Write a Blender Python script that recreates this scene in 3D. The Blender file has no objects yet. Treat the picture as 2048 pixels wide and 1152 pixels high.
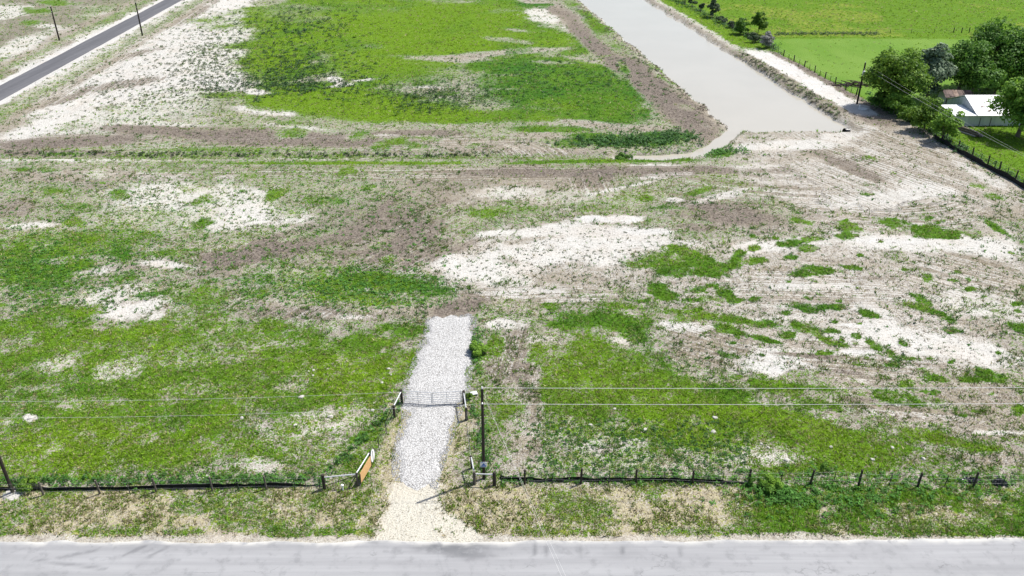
import bpy, bmesh, math, random
import numpy as np
from mathutils import Vector, Matrix

# ------------------------------------------------------------------ camera, sky, sun, exposure
CAM_H = 40.0
FPX = 1592.0                       # focal length in photograph pixels (2048 wide)
PITCH = math.radians(28.35)
CP, SP = math.cos(PITCH), math.sin(PITCH)
scene = bpy.context.scene
col = scene.collection
cd = bpy.data.cameras.new('camera')
cam = bpy.data.objects.new('camera', cd)
col.objects.link(cam)
cd.sensor_width = 36.0
cd.lens = 36.0 * FPX / 2048.0
cd.clip_start = 0.5
cd.clip_end = 90000
cam.location = (0, 0, CAM_H)
cam.rotation_euler = (math.radians(90) - PITCH, 0, 0)
scene.camera = cam

SUN_DIR = Vector((4.6, 2.5, 8.0)).normalized()     # towards the sun, from the pole's shadow
world = bpy.data.worlds.new('World')
scene.world = world
world.use_nodes = True
wn = world.node_tree
bg = wn.nodes['Background']
sky = wn.nodes.new('ShaderNodeTexSky')
sky.sky_type = 'NISHITA'
sky.sun_disc = False
sky.sun_elevation = math.asin(SUN_DIR.z)
sky.sun_rotation = math.atan2(SUN_DIR.x, SUN_DIR.y)
sky.dust_density = 2.0
wn.links.new(sky.outputs[0], bg.inputs[0])
bg.inputs[1].default_value = 0.10
sd = bpy.data.lights.new('sun', 'SUN')
sd.energy = 4.2
sd.angle = math.radians(0.55)
sd.color = (1.0, 0.965, 0.91)
sun = bpy.data.objects.new('sun', sd)
col.objects.link(sun)
sun.location = (60, 40, 120)
sun.rotation_euler = SUN_DIR.to_track_quat('Z', 'Y').to_euler()
scene.view_settings.view_transform = 'Standard'
scene.view_settings.look = 'None'
scene.view_settings.exposure = 0.75
scene.view_settings.gamma = 1.0
scene.view_settings.use_curve_mapping = False

# ------------------------------------------------------------------ geometry of the view -> ground positions
def G(x, y, z=0.0):
    """ground point seen at photograph pixel x, y"""
    u = (x - 1024) / FPX; v = (y - 576) / FPX
    dy = CP - v * SP; dz = -SP - v * CP
    t = (z - CAM_H) / dz
    return Vector((u * t, dy * t, z))

def PX(X, Y):
    zc = np.maximum(Y * CP + CAM_H * SP, 1.0)
    return 1024 + FPX * X / zc, 576 + FPX * (CAM_H * CP - Y * SP) / zc

# ------------------------------------------------------------------ numpy noise
def vnoise(x, y, seed=0):
    xi = np.floor(x).astype(np.int64); yi = np.floor(y).astype(np.int64)
    xf = x - xi; yf = y - yi
    xf = xf * xf * (3 - 2 * xf); yf = yf * yf * (3 - 2 * yf)
    def h(a, b):
        n = (a * 374761393 + b * 668265263 + seed * 1442695041) & 0xFFFFFFFF
        n = ((n ^ (n >> 13)) * 1274126177) & 0xFFFFFFFF
        return ((n ^ (n >> 16)) & 0xFFFF) / 65535.0
    return (h(xi, yi) * (1 - xf) + h(xi + 1, yi) * xf) * (1 - yf) + (h(xi, yi + 1) * (1 - xf) + h(xi + 1, yi + 1) * xf) * yf

def fbm(x, y, lam, octs=3, seed=0):
    s = 0; a = 1; t = 0
    for i in range(octs):
        s = s + a * vnoise(x / lam + 17.3 * i, y / lam - 9.1 * i, seed + i); t += a
        a *= 0.55; lam *= 0.47
    return s / t

def sstep(a, b, x):
    t = np.clip((x - a) / (b - a), 0, 1)
    return t * t * (3 - 2 * t)

# ------------------------------------------------------------------ lie of the land
def canal_left(Y):  return 22.2 + (268.9 - Y) * 0.1083
def canal_right(Y): return 43.5 + (268.9 - Y) * 0.0992
def fence_x(Y):     return 61.9 + (193.7 - Y) * 0.105
def froad_l(Y):     return -111.8 + (268.9 - Y) * 0.0835
def froad_r(Y):     return -105.7 + (268.9 - Y) * 0.0816
CANAL_END = 129.6
WATER_Z = -0.55

def seg_dist(X, Y, pts):
    best = np.full(X.shape, 1e9)
    for (ax, ay), (bx, by) in zip(pts[:-1], pts[1:]):
        dx, dy = bx - ax, by - ay
        t = np.clip(((X - ax) * dx + (Y - ay) * dy) / (dx * dx + dy * dy), 0, 1)
        best = np.minimum(best, np.hypot(X - ax - t * dx, Y - ay - t * dy))
    return best

def gl(*pts): return [(G(x, y).x, G(x, y).y) for x, y in pts]
DITCH = gl((-300, 313), (0, 313), (500, 311), (1000, 310), (1240, 311))
BRANCH = gl((1240, 311), (1330, 310), (1392, 303), (1432, 288), (1470, 255))
DRIVE_L = gl((852, 672), (828, 735), (803, 800), (812, 832), (792, 905), (790, 962))
DRIVE_R = gl((943, 676), (942, 725), (926, 800), (908, 850), (890, 905), (872, 962))
APRON = 41.5

def drive_edges(Y):
    yl = [p[1] for p in DRIVE_L][::-1]; xl = [p[0] for p in DRIVE_L][::-1]
    yr = [p[1] for p in DRIVE_R][::-1]; xr = [p[0] for p in DRIVE_R][::-1]
    return np.interp(Y, yl, xl), np.interp(Y, yr, xr)

def canal_mask(X, Y):
    w = (fbm(X, Y, 5.0, 3, 91) - 0.5) * 2.6
    d = np.minimum(np.minimum(X - canal_left(Y), canal_right(Y) - X) + w, (Y - CANAL_END) + w * 0.6)
    # rounded inner corner beside the branch channel
    cx, cy = canal_left(CANAL_END) + 1.0, CANAL_END + 1.5
    d = np.minimum(d, (X - cx) * 0.75 + (Y - cy) * 0.66 + w * 0.4)
    return d                         # metres inside the basin's water line

def height(X, Y):
    h = (fbm(X, Y, 14, 3, 5) - 0.5) * 0.35 + (fbm(X, Y, 1.6, 3, 6) - 0.5) * 0.13
    flat = sstep(40.2, 43.0, Y)
    l, r = drive_edges(Y)
    drv = sstep(0.0, 2.0, np.maximum(l - X, X - r)) ; drv = np.where(Y > 68.5, np.maximum(drv, sstep(68.5, 71, Y)), drv)
    fr = sstep(0.5, 4.0, np.maximum(froad_l(Y) - X, X - froad_r(Y)))
    h = h * flat * np.where(Y < 72, drv, 1.0) * fr
    far = 1 - sstep(400, 900, Y)
    h = h * far
    d = canal_mask(X, Y)
    bank = 0.25 * np.exp(-((d + 3.0) / 2.0) ** 2) * (Y > CANAL_END - 3)
    h = h + bank
    basin = sstep(-1.4, 1.4, d)
    h = h * (1 - basin) + (-1.15) * basin
    dd = seg_dist(X, Y, DITCH)
    h = h - 0.42 * np.exp(-(dd / 1.1) ** 2) + 0.12 * np.exp(-((dd - 2.6) / 1.2) ** 2)
    db = seg_dist(X, Y, BRANCH) + (fbm(X, Y, 3, 2, 44) - 0.5) * 1.0
    h = np.where(db < 3.5, np.minimum(h, -0.95 + sstep(0.2, 2.6, db) * 1.1), h)
    return h

def hz(x, y):
    return float(height(np.array([float(x)]), np.array([float(y)]))[0])

def GH(px, py, dz=0.0):
    p = G(px, py); p.z = hz(p.x, p.y) + dz
    return p

# ------------------------------------------------------------------ land cover: what grows or lies where
#          green brown  sand  hue  straw
CL = dict(
    sand=  (0.03, 0.04, 1.00, 0.3, 0.2),
    chalk= (0.00, 0.00, 1.20, 0.3, 0.0),
    pale=  (0.27, 0.08, 0.95, 0.5, 0.3),
    palem= (0.52, 0.18, 0.66, 0.75, 0.5),
    lawn=  (0.87, 0.18, 0.46, 1.0, 0.32),
    lawnj= (0.88, 0.14, 0.44, 0.55, 0.2),
    apron= (0.03, 0.05, 0.98, 0.60, 1.0),
    palel= (0.36, 0.14, 0.84, 0.75, 0.45),
    mix=   (0.44, 0.48, 0.52, 0.5, 0.25),
    mixb=  (0.34, 0.62, 0.45, 0.35, 0.1),
    tsand= (0.08, 0.45, 0.72, 0.3, 0.25),
    tan=   (0.10, 0.62, 0.60, 0.3, 0.3),
    brown= (0.07, 0.90, 0.35, 0.3, 0.0),
    rose=  (0.15, 0.75, 0.65, 0.3, 0.1),
    olive= (0.62, 0.45, 0.45, 0.6, 0.4),
    grass= (0.78, 0.18, 0.46, 0.66, 0.3),
    lime=  (0.98, 0.06, 0.48, 0.92, 0.2),
    deep=  (0.97, 0.04, 0.40, 0.25, 0.0),
    jade=  (0.98, 0.04, 0.45, 0.42, 0.0),
    verge= (0.27, 0.66, 0.72, 0.80, .9),
    vergeg=(0.66, 0.30, 0.55, 0.45, 0.5),
    shoul= (0.04, 0.30, 0.62, 0.40, 0.6),
    vergr= (0.86, 0.14, 0.60, 0.50, 0.2),
    past=  (1.15, 0.00, 0.40, 0.80, 0.2),
    mown=  (1.40, 0.00, 0.40, 0.98, 0.3),
)
# patches as seen in the photograph: kind, centre px, half-axes px, turn (deg, + = down to the right), strength
ST = [
 # far side of the tarred road
 ('mixb',150,40,330,130,-25,1),('brown',70,110,110,14,-24,.8),('pale',50,92,75,18,-14,.95),('pale',20,25,50,16,-8,.8),('olive',210,30,90,25,-20,.8),
 ('grass',80,22,34,7,0,.9),('grass',115,5,45,6,0,.9),('grass',60,46,30,5,0,.8),('grass',10,122,24,7,-10,.8),('brown',160,55,80,10,-20,.6),('pale',90,50,25,6,0,.7),
 # sandy tract beside the tarred road
 ('pale',300,140,330,130,-20,1),('sand',330,120,190,62,-24,.95),('sand',180,195,230,34,-12,.95),('sand',60,262,130,20,-20,.95),('sand',450,18,90,34,-24,.95),
 ('sand',500,180,60,10,2,.9),('sand',560,222,110,10,4,.8),('sand',430,165,120,20,4,.9),
 ('rose',275,108,70,7,-12,.8),('rose',240,170,100,8,-8,.8),('rose',110,205,90,9,-16,.8),('rose',395,25,60,9,-28,.8),('tan',50,222,70,10,-22,.8),('tan',330,50,60,8,-25,.8),('tan',200,140,60,6,-25,.6),
 ('tan',30,250,40,10,-25,.6),('pale',420,112,75,36,0,.9),('pale',330,190,90,14,-4,.7),('olive',210,215,40,8,-4,.6),('rose',460,55,50,5,-20,.5),('pale',460,75,60,20,-10,.7),
 # brown belt above the ditch
 ('brown',130,284,190,17,-3,.95),('brown',380,262,220,14,2,.85),('brown',620,282,300,20,2,.85),('brown',820,268,130,9,0,.8),('tan',960,290,160,16,0,.8),('pale',330,248,120,5,2,.7),
 ('sand',600,255,80,4,6,.7),('mix',420,255,60,10,0,.6),('grass',500,300,260,6,0,.6),('mix',740,300,120,9,0,.6),('grass',710,275,25,9,0,.8),('grass',820,290,50,8,4,.8),('grass',860,278,30,6,0,.7),('sand',770,270,34,3,0,.7),
 # green far meadow
 ('lime',860,60,420,84,2,1),('lime',620,30,150,60,-30,1),('lime',560,128,85,40,0,1),('lime',700,205,240,38,4,.95),('lime',860,232,200,15,2,.9),('jade',1120,170,190,70,6,.95),
 ('olive',600,28,85,24,10,.85),('olive',700,18,110,14,0,.5),('grass',460,192,66,9,2,.9),('grass',530,155,60,14,-6,.8),('lime',760,130,200,50,4,.8),('deep',600,150,110,12,-14,.7),('deep',570,175,110,10,-4,.65),
 ('deep',620,110,44,16,30,.6),('deep',600,60,60,8,-14,.55),('sand',668,158,28,9,20,1),('sand',725,161,34,2.6,-4,.95),('sand',690,170,28,4,-6,.9),('sand',510,184,34,7,0,.9),
 ('tan',900,118,120,8,2,.75),('tan',1030,104,140,7,-4,.7),('tan',870,180,66,5,0,.8),('sand',850,174,50,3,0,.6),('tan',880,202,70,5,0,.4),('tan',1010,80,60,6,6,.55),('tan',1030,60,30,4,6,.6),
 ('deep',1030,128,140,14,-4,.75),('deep',1120,140,120,12,4,.7),('lime',1180,205,120,50,10,.85),('lime',1090,232,130,14,2,.8),('jade',1190,160,90,26,8,.8),('deep',1080,185,90,8,0,.6),('tan',1010,150,50,4,0,.4),
 ('tan',1180,122,80,5,8,.5),('mix',1010,265,90,14,0,.8),('deep',1100,258,100,8,0,.7),('tan',1170,245,70,7,4,.7),('tan',1080,272,60,8,0,.7),('tan',1240,255,80,10,4,.6),
 ('lime',940,20,140,24,0,.8),('jade',1180,85,34,24,30,.9),('tan',1000,20,40,6,0,.4),
 # bare strip along the canal's west bank
 ('tan',1110,28,85,26,30,.95),('pale',1090,40,50,18,20,.9),('deep',1070,10,46,6,0,.9),('brown',1190,90,120,20,42,.9),('brown',1285,160,90,24,40,.95),('brown',1370,228,110,36,38,.95),('rose',1150,40,60,8,42,.6),
 ('grass',1335,160,34,9,44,.9),('jade',1250,140,20,10,40,.7),('mix',1370,215,20,6,20,.7),('tan',1330,262,70,10,6,.6),
 ('jade',1290,225,10,8,0,.6),('deep',1250,284,120,12,2,.9),('deep',1330,272,70,10,0,.8),('deep',1190,272,60,6,0,.7),('deep',1420,288,40,6,-20,.7),
 ('tan',1130,300,120,6,2,.8),('rose',950,294,60,6,0,.7),('tan',1060,300,70,7,0,.7),
 # ditch line
 ('olive',500,309,620,4,0,.9),('brown',120,306,140,5,0,.8),('deep',130,307,70,3,0,.7),('pale',180,320,220,6,0,.9),('pale',640,316,120,4,0,.9),('olive',900,316,180,5,0,.7),
 ('lime',700,327,420,3.4,0,.85),('jade',1230,322,210,4,-1,.95),('jade',1490,300,60,7,-12,.9),('deep',1440,308,30,5,-10,.7),('sand',1310,330,50,3,0,.8),
 # east bank, haul track, fence strip
 ('lime',1440,55,140,22,34,1),('lime',1370,8,70,14,34,1),('tan',1500,108,100,8,34,.7),('grass',1490,85,80,9,30,.9),('chalk',1570,135,120,15,32,1),('chalk',1650,195,80,16,30,1),('sand',1500,97,26,5,0,.9),
 ('tan',1600,172,160,6,32,.75),('grass',1590,168,30,4,34,.8),('brown',1640,148,140,4.5,30,.9),('mix',1690,225,16,8,10,.8),('grass',1666,203,14,3,0,.8),('grass',1720,262,10,5,0,.5),
 # pasture beyond the fence
 ('past',1900,40,520,62,3,0),
 # middle field, right half up to the fence
 ('tsand',1750,330,340,130,8,1),('tan',1850,300,200,60,28,.7),('brown',1740,232,70,18,20,.9),('tan',1660,300,130,14,-12,.8),('brown',1690,330,90,12,22,.7),('sand',1590,290,110,10,-2,.95),('sand',1690,270,60,10,-10,.9),('sand',1500,335,60,10,0,.6),
 ('mixb',1730,318,26,8,10,.8),('sand',1860,385,80,22,10,.8),('sand',1950,345,80,12,28,.5),('tan',1900,340,140,14,28,.6),('sand',1760,400,120,18,-5,.7),('rose',1650,440,90,14,10,.7),
 ('grass',1956,372,26,5,14,.9),('grass',1990,392,24,7,10,.9),('grass',1738,388,16,4,0,.8),('olive',1725,370,24,5,0,.7),('grass',1740,315,16,4,10,.8),('tan',2010,430,70,16,0,.8),
 # left middle field
 ('mix',330,500,480,190,0,1),('tan',150,352,280,13,0,.7),('olive',330,340,60,8,0,.9),('grass',45,342,20,5,0,.9),('grass',100,342,26,5,0,.8),
 ('pale',400,405,230,52,6,.95),('sand',460,440,120,22,0,.8),('pale',330,378,120,22,-4,.8),('palem',300,440,160,30,0,.7),('sand',580,440,60,12,-8,.7),('sand',500,420,50,10,-20,.7),('rose',190,372,60,12,0,.6),
 ('mix',110,400,130,30,0,.8),('grass',110,382,40,9,0,.7),('grass',150,412,50,10,0,.6),('rose',30,420,50,26,0,.8),('sand',50,452,70,9,-4,.8),('mixb',300,360,180,8,0,.6),('grass',500,352,30,8,0,.5),
 ('grass',110,490,190,34,-4,.85),('jade',60,540,130,50,0,.8),('rose',120,520,80,9,-6,.5),('sand',200,540,50,9,-10,.5),('deep',244,510,24,12,0,.95),('grass',340,506,80,7,-4,.8),
 ('sand',335,530,80,9,4,.85),('rose',260,535,50,8,0,.7),('brown',490,510,120,22,-8,.9),('rose',430,545,80,12,-4,.7),('brown',600,475,150,16,-10,.75),('mixb',720,440,180,55,-20,.85),('grass',650,400,60,10,0,.6),
 ('grass',850,395,50,12,0,.6),('brown',760,420,60,10,-30,.7),('brown',820,480,100,28,-28,.8),('rose',700,545,80,12,-4,.8),('brown',900,520,50,22,-30,.7),('brown',720,505,60,9,0,.6),('grass',640,470,70,12,-6,.5),
 ('grass',690,575,190,30,4,.9),('jade',760,562,130,22,6,.75),('lime',720,600,130,14,4,.7),('jade',850,570,46,24,0,.9),('palem',600,560,60,16,-10,.6),('sand',730,580,30,7,0,.5),('palem',560,545,90,9,0,.5),
 ('sand',250,618,96,28,-8,.95),('pale',220,590,90,20,-10,.8),('rose',270,600,40,10,-6,.5),('sand',155,640,32,9,-4,.9),('sand',315,635,26,14,0,.8),('grass',400,600,60,40,0,.8),('jade',290,590,40,9,-10,.5),
 ('grass',300,650,120,12,0,.4),('mixb',600,625,150,17,4,.9),('rose',620,628,110,13,4,.7),('sand',700,634,60,7,2,.9),('sand',690,660,20,5,0,.0),('tan',850,622,110,12,0,.8),('brown',935,610,60,20,-16,.75),('tan',905,650,60,9,0,.8),
 # centre
 ('tan',1000,372,260,40,0,.85),('mixb',900,372,120,16,0,.6),('brown',1060,345,200,11,0,.7),('brown',1350,340,230,10,0,.7),('brown',1185,356,60,26,0,.65),('pale',1010,385,80,18,0,.6),('palem',1200,395,160,18,0,.55),('sand',1330,350,60,5,-5,.8),('sand',1450,390,100,9,-14,.7),
 ('sand',1260,372,80,4,-12,.7),('olive',1030,420,80,12,0,.8),('grass',965,428,34,12,0,.95),('olive',1180,416,90,8,0,.6),('grass',1290,398,20,7,0,.9),('grass',1400,382,38,6,-12,.9),('chalk',1352,400,16,5,0,.9),
 ('brown',1460,430,150,24,6,.9),('brown',1400,455,60,10,0,.6),('olive',1400,425,60,8,0,.6),('grass',1402,422,14,6,0,.8),('deep',1330,415,40,6,0,.4),('rose',1540,460,80,9,-4,.8),('mixb',1500,410,60,8,0,.6),
 ('tsand',1160,520,300,80,2,.95),('sand',1190,478,240,34,2,1),('chalk',1225,440,66,9,0,1),('chalk',1290,464,80,9,0,.8),('sand',1000,465,70,8,-4,.95),('sand',980,535,130,26,4,.95),('sand',1080,510,120,20,0,.9),('sand',1210,520,60,16,-10,.9),
 ('tan',1060,480,60,7,-6,.7),('tan',1120,555,120,18,4,.7),('pale',1020,560,80,12,0,.5),('sand',1060,585,90,10,-2,.8),('tan',1110,595,90,9,4,.7),('rose',1400,560,110,10,0,.4),('brown',930,490,40,10,-20,.5),
 ('sand',1000,648,60,14,0,.8),('mix',1060,640,50,10,0,.5),
 # right sand flat
 ('tsand',1700,590,420,170,4,1),('sand',1560,488,120,14,-4,.9),('sand',1820,486,210,22,4,.95),('chalk',1780,480,90,9,0,.8),('sand',1960,490,120,20,8,.8),('tan',1960,540,120,26,20,.8),('tan',1700,525,150,12,6,.6),('tan',1560,535,90,10,-2,.7),('rose',1760,555,70,9,0,.7),
 ('sand',1640,572,110,8,0,.8),('tan',1560,590,110,10,2,.6),('tan',1680,600,90,8,4,.6),('sand',1760,630,60,20,30,.6),('sand',1600,635,120,8,0,.5),('chalk',1700,650,40,4,0,.9),('pale',1950,610,120,40,10,.6),('tan',1980,650,90,20,10,.7),
 ('sand',1850,690,190,30,8,.9),('sand',1540,720,110,26,0,.85),('chalk',1550,742,26,10,-20,.9),('chalk',1620,730,24,5,0,.9),('chalk',1720,705,60,6,0,.8),('tan',1430,700,90,40,8,.85),('brown',1620,712,70,7,4,.7),('tan',1700,735,110,9,8,.9),('brown',1700,745,50,5,4,.7),
 ('tan',1380,672,60,20,10,.5),('sand',1370,650,70,12,4,.8),('sand',1500,640,60,6,0,.6),('tan',1880,720,80,8,6,.6),('brown',1735,800,60,8,6,.6),('tan',1820,825,160,16,6,.9),('tan',1960,790,120,34,6,.9),('tan',2000,840,110,40,0,.8),('sand',2010,865,60,7,0,.8),
 # grass tongue and lower right lawn
 ('grass',1230,790,260,110,16,1),('grass',1500,880,420,70,8,1),('lime',1260,790,230,60,14,.75),('grass',1180,700,90,46,0,.9),('jade',1210,640,110,26,4,.9),('jade',1270,660,44,36,20,.8),('deep',1180,640,60,14,0,.5),('grass',1100,612,22,7,0,.9),('jade',1130,650,40,10,0,.7),
 ('sand',1140,600,50,5,0,.5),('pale',1240,680,36,8,10,.8),('rose',1030,705,52,50,-20,.9),('rose',1060,770,26,70,0,.75),('tan',1070,830,16,40,0,.7),('tan',1055,895,38,34,0,.85),('rose',1005,750,40,30,0,.7),('grass',990,690,24,26,0,.9),('grass',1075,700,20,30,0,.8),
 ('sand',1090,680,36,12,-10,.6),('olive',1000,830,50,50,0,.7),('lime',1020,820,40,20,0,.5),('pale',1230,890,110,18,-6,.6),('palem',1130,860,110,26,0,.6),('palem',1190,920,150,20,0,.7),('tan',1210,900,34,8,-16,.6),('palem',1330,930,200,14,0,.6),
 ('tan',1390,840,12,16,0,.7),('palem',1460,905,160,22,0,.7),('lime',1600,845,170,22,10,.8),('lime',1380,870,90,40,0,.6),('pale',1520,920,110,14,0,.6),('grass',1760,880,120,28,10,.9),('lime',1870,875,90,18,14,.9),('lime',1960,895,70,10,6,.8),
 ('tan',1900,912,60,10,0,.7),('tan',2010,915,70,18,-6,.8),('olive',1870,920,60,16,0,.6),('tan',1690,850,40,8,8,.5),('tan',1580,800,40,9,0,.6),('jade',1460,785,54,15,16,.95),('grass',1640,770,0.1,1,0,0),
 ('grass',1560,775,60,14,8,.9),('grass',1640,810,80,18,8,.85),('jade',1620,775,60,8,4,.7),('jade',1785,795,54,13,8,.85),
 # lower left lawn
 ('grass',320,770,560,140,0,1),('lime',700,725,170,62,-4,.9),('jade',640,690,160,24,6,.6),('jade',90,650,150,34,-10,.8),('lime',240,665,100,16,-6,.6),('jade',820,660,50,16,0,.8),('tan',810,690,36,12,-16,.7),('palem',470,700,130,34,0,.6),
 ('mixb',500,640,60,16,0,.6),('palel',235,742,56,26,-10,.85),('palel',110,730,70,18,-20,.7),('palem',330,720,90,14,0,.5),('palel',60,775,60,9,-10,.6),('jade',60,710,80,22,-20,.6),('grass',400,640,100,26,0,.7),('lime',330,700,50,16,0,.5),
 ('palem',420,790,140,30,0,.55),('palem',170,805,120,16,0,.6),('pale',60,835,14,8,0,.9),('sand',60,836,9,5,0,.9),('lime',230,890,290,52,0,.85),('lime',100,940,160,24,0,.6),('palem',100,895,40,10,0,.5),('palel',640,842,110,28,-8,.8),
 ('palel',560,870,90,14,-8,.6),('palem',600,900,170,32,0,.8),('olive',590,935,170,16,0,.6),('palel',500,930,60,12,0,.6),('lime',450,880,60,30,0,.6),('deep',440,875,26,18,0,.4),('jade',720,900,50,40,-50,.6),('grass',760,850,36,24,-40,.7),
 ('palem',740,815,70,14,-10,.5),('rose',840,850,20,50,10,.0),
]
R2 = np.random.RandomState(4)
# scattered green tussock patches on the sandy right flat
for (x, y, a, b, t) in [(1310,528,52,18,0),(1345,545,40,10,10),(1375,505,36,11,12),(1425,528,46,11,4),(1415,545,40,8,0),(1470,520,15,15,40),(1500,522,22,6,0),(1325,584,30,11,20),(1395,578,24,8,0),(1455,585,32,12,14),(1425,597,26,6,10),(1480,598,26,6,0),
        (1600,442,26,6,12),(1700,454,28,9,14),(1690,470,24,7,0),(1785,446,36,7,14),(1852,463,50,9,8),(1905,472,24,6,0),(1990,455,30,6,30),(1935,470,20,4,20),(1580,486,26,8,-10),(1625,478,24,7,0),(1618,496,20,7,0),(1510,496,12,5,0),(1515,520,18,6,0),(1580,514,16,4,0),
        (1640,538,50,8,6),(1615,548,30,6,0),(1700,535,24,5,10),(1855,558,16,12,40),(1848,597,24,10,20),(1835,612,40,7,10),(1890,632,28,7,30),(1900,660,24,7,10),(1940,577,14,6,0),(1620,618,52,7,4),(1572,625,22,6,0),(1660,615,30,5,0),(1735,626,22,5,16),(1505,598,16,6,0),
        (1535,648,30,12,0),(1610,655,30,9,14),(1640,674,34,8,22),(1570,672,16,6,0),(1660,662,20,5,0),(1712,671,9,4,0),(1686,690,18,4,10),(1755,694,18,7,34),(1780,706,20,8,34),(1805,686,10,5,20),(1810,715,22,4,8),(1650,707,18,3,0),(2030,652,30,9,24),(1870,754,20,6,10),
        (1990,752,36,8,10),(1940,757,16,4,0),(1805,765,22,6,0),(1720,730,18,3,0),(1850,740,20,4,20),(1780,730,16,4,0),(1875,800,22,5,8),(1930,830,10,4,0),(2040,820,16,8,10),(1470,640,60,9,8),(1400,632,50,8,-4),(1360,622,46,7,0),(1460,660,44,7,20),(1390,600,30,5,0),(1530,680,30,5,14),(1465,712,20,5,6),(1280,600,22,5,0),(1245,612,40,6,4)]:
    ST.append(('jade' if R2.rand() < .75 else 'grass', x, y, a * 1.22, b * 1.4, t, .95))
for i in range(130):               # stray tussocks
    y = R2.uniform(430, 830); x = R2.uniform(1380, 2150)
    s = R2.uniform(4, 13)
    ST.append(('jade' if R2.rand() < .5 else 'grass', x, y, s, s * .42, R2.uniform(-10, 25), .85))
for i in range(90):                # breaks in the left-hand field
    y = R2.uniform(340, 930); x = R2.uniform(-60, 780)
    s = R2.uniform(8, 36) * (0.6 + y / 1200)
    ST.append((['grass', 'jade', 'palem', 'palem', 'lime', 'mix'][R2.randint(6)], x, y, s, s * .4, R2.uniform(-25, 5), .6))
for i in range(90):                # breaks in the far meadow and the brown belts
    y = R2.uniform(0, 300); x = R2.uniform(480, 1250)
    s = R2.uniform(8, 34) * (0.5 + y / 300)
    ST.append((['jade', 'deep', 'lime', 'lime', 'grass', 'lime'][R2.randint(6)], x, y, s, s * .25, R2.uniform(-12, 8), .5))

ST += [('jade',1120,185,120,34,8,.5),('jade',1210,225,80,22,8,.5),('deep',1050,140,90,7,-4,.5),('tan',940,112,70,4,0,.5),('tan',1090,125,60,4,3,.45),('tan',1010,178,50,3,0,.4),('tan',1150,250,60,5,4,.5),('lime',560,115,70,26,0,.7),('brown',520,505,150,20,-8,.6),('brown',770,455,150,34,-24,.5),('brown',860,500,60,24,-28,.6),('rose',640,628,150,14,3,.6),('brown',700,470,120,14,-14,.45),('brown',920,610,60,14,-14,.6),('brown',1460,432,110,16,6,.6),('brown',1200,346,260,8,0,.5)]
# harrow and wheel tracks: region ellipse + how the line coordinate runs (metres across the lines)
def tr_dir(deg):
    a = math.radians(deg); return lambda X, Y: X * math.sin(a) - Y * math.cos(a)
def tr_arc(px, py):
    c = G(px, py); return lambda X, Y: np.hypot(X - c.x, Y - c.y)
TR = [(840,1020,70,60,0,.8,tr_dir(82)),(1480,385,230,60,0,.8,tr_arc(1500,200)),(1780,340,230,110,10,.9,tr_dir(118)),(1820,420,160,60,0,.8,tr_arc(1700,330)),(1185,356,70,30,0,.9,tr_dir(93)),(820,480,170,60,-20,.9,tr_dir(50)),(480,510,140,30,0,.7,tr_dir(60)),
      (600,628,140,20,0,.7,tr_dir(55)),(900,345,700,18,0,.9,tr_dir(2)),(1100,340,300,12,0,.8,tr_dir(1)),(1620,580,260,70,4,.7,tr_dir(-4)),(1420,690,110,60,10,.9,tr_dir(-30)),(1700,720,190,50,4,.9,tr_dir(-8)),(1800,825,180,26,4,.9,tr_dir(-8)),(1900,560,160,60,10,.8,tr_dir(-40)),
      (1100,590,190,22,0,.8,tr_dir(4)),(330,530,90,12,0,.6,tr_dir(10)),(300,130,330,110,-20,.75,tr_dir(95)),(150,284,300,26,0,.7,tr_dir(8)),(1050,760,60,110,0,.6,tr_dir(80)),(1060,300,160,16,0,.7,tr_dir(120)),(1240,470,220,44,0,.5,tr_dir(12)),(700,285,420,30,0,.6,tr_dir(3))]

def ell(px, py, X, Y, w, cx, cy, a, b, t):
    k = math.radians(t); c, s = math.cos(k), math.sin(k)
    m = 1.7 * max(a, b)
    idx = np.nonzero((np.abs(px - cx) < m) & (np.abs(py - cy) < m))[0]
    if len(idx) == 0: return idx, None
    dx = px[idx] - cx; dy = py[idx] - cy
    u = (dx * c + dy * s) / a; v = (-dx * s + dy * c) / b
    r = np.sqrt(u * u + v * v) + (w[idx] - 0.5) * 1.2
    return idx, 1 - sstep(0.48, 1.15, r)

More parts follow.
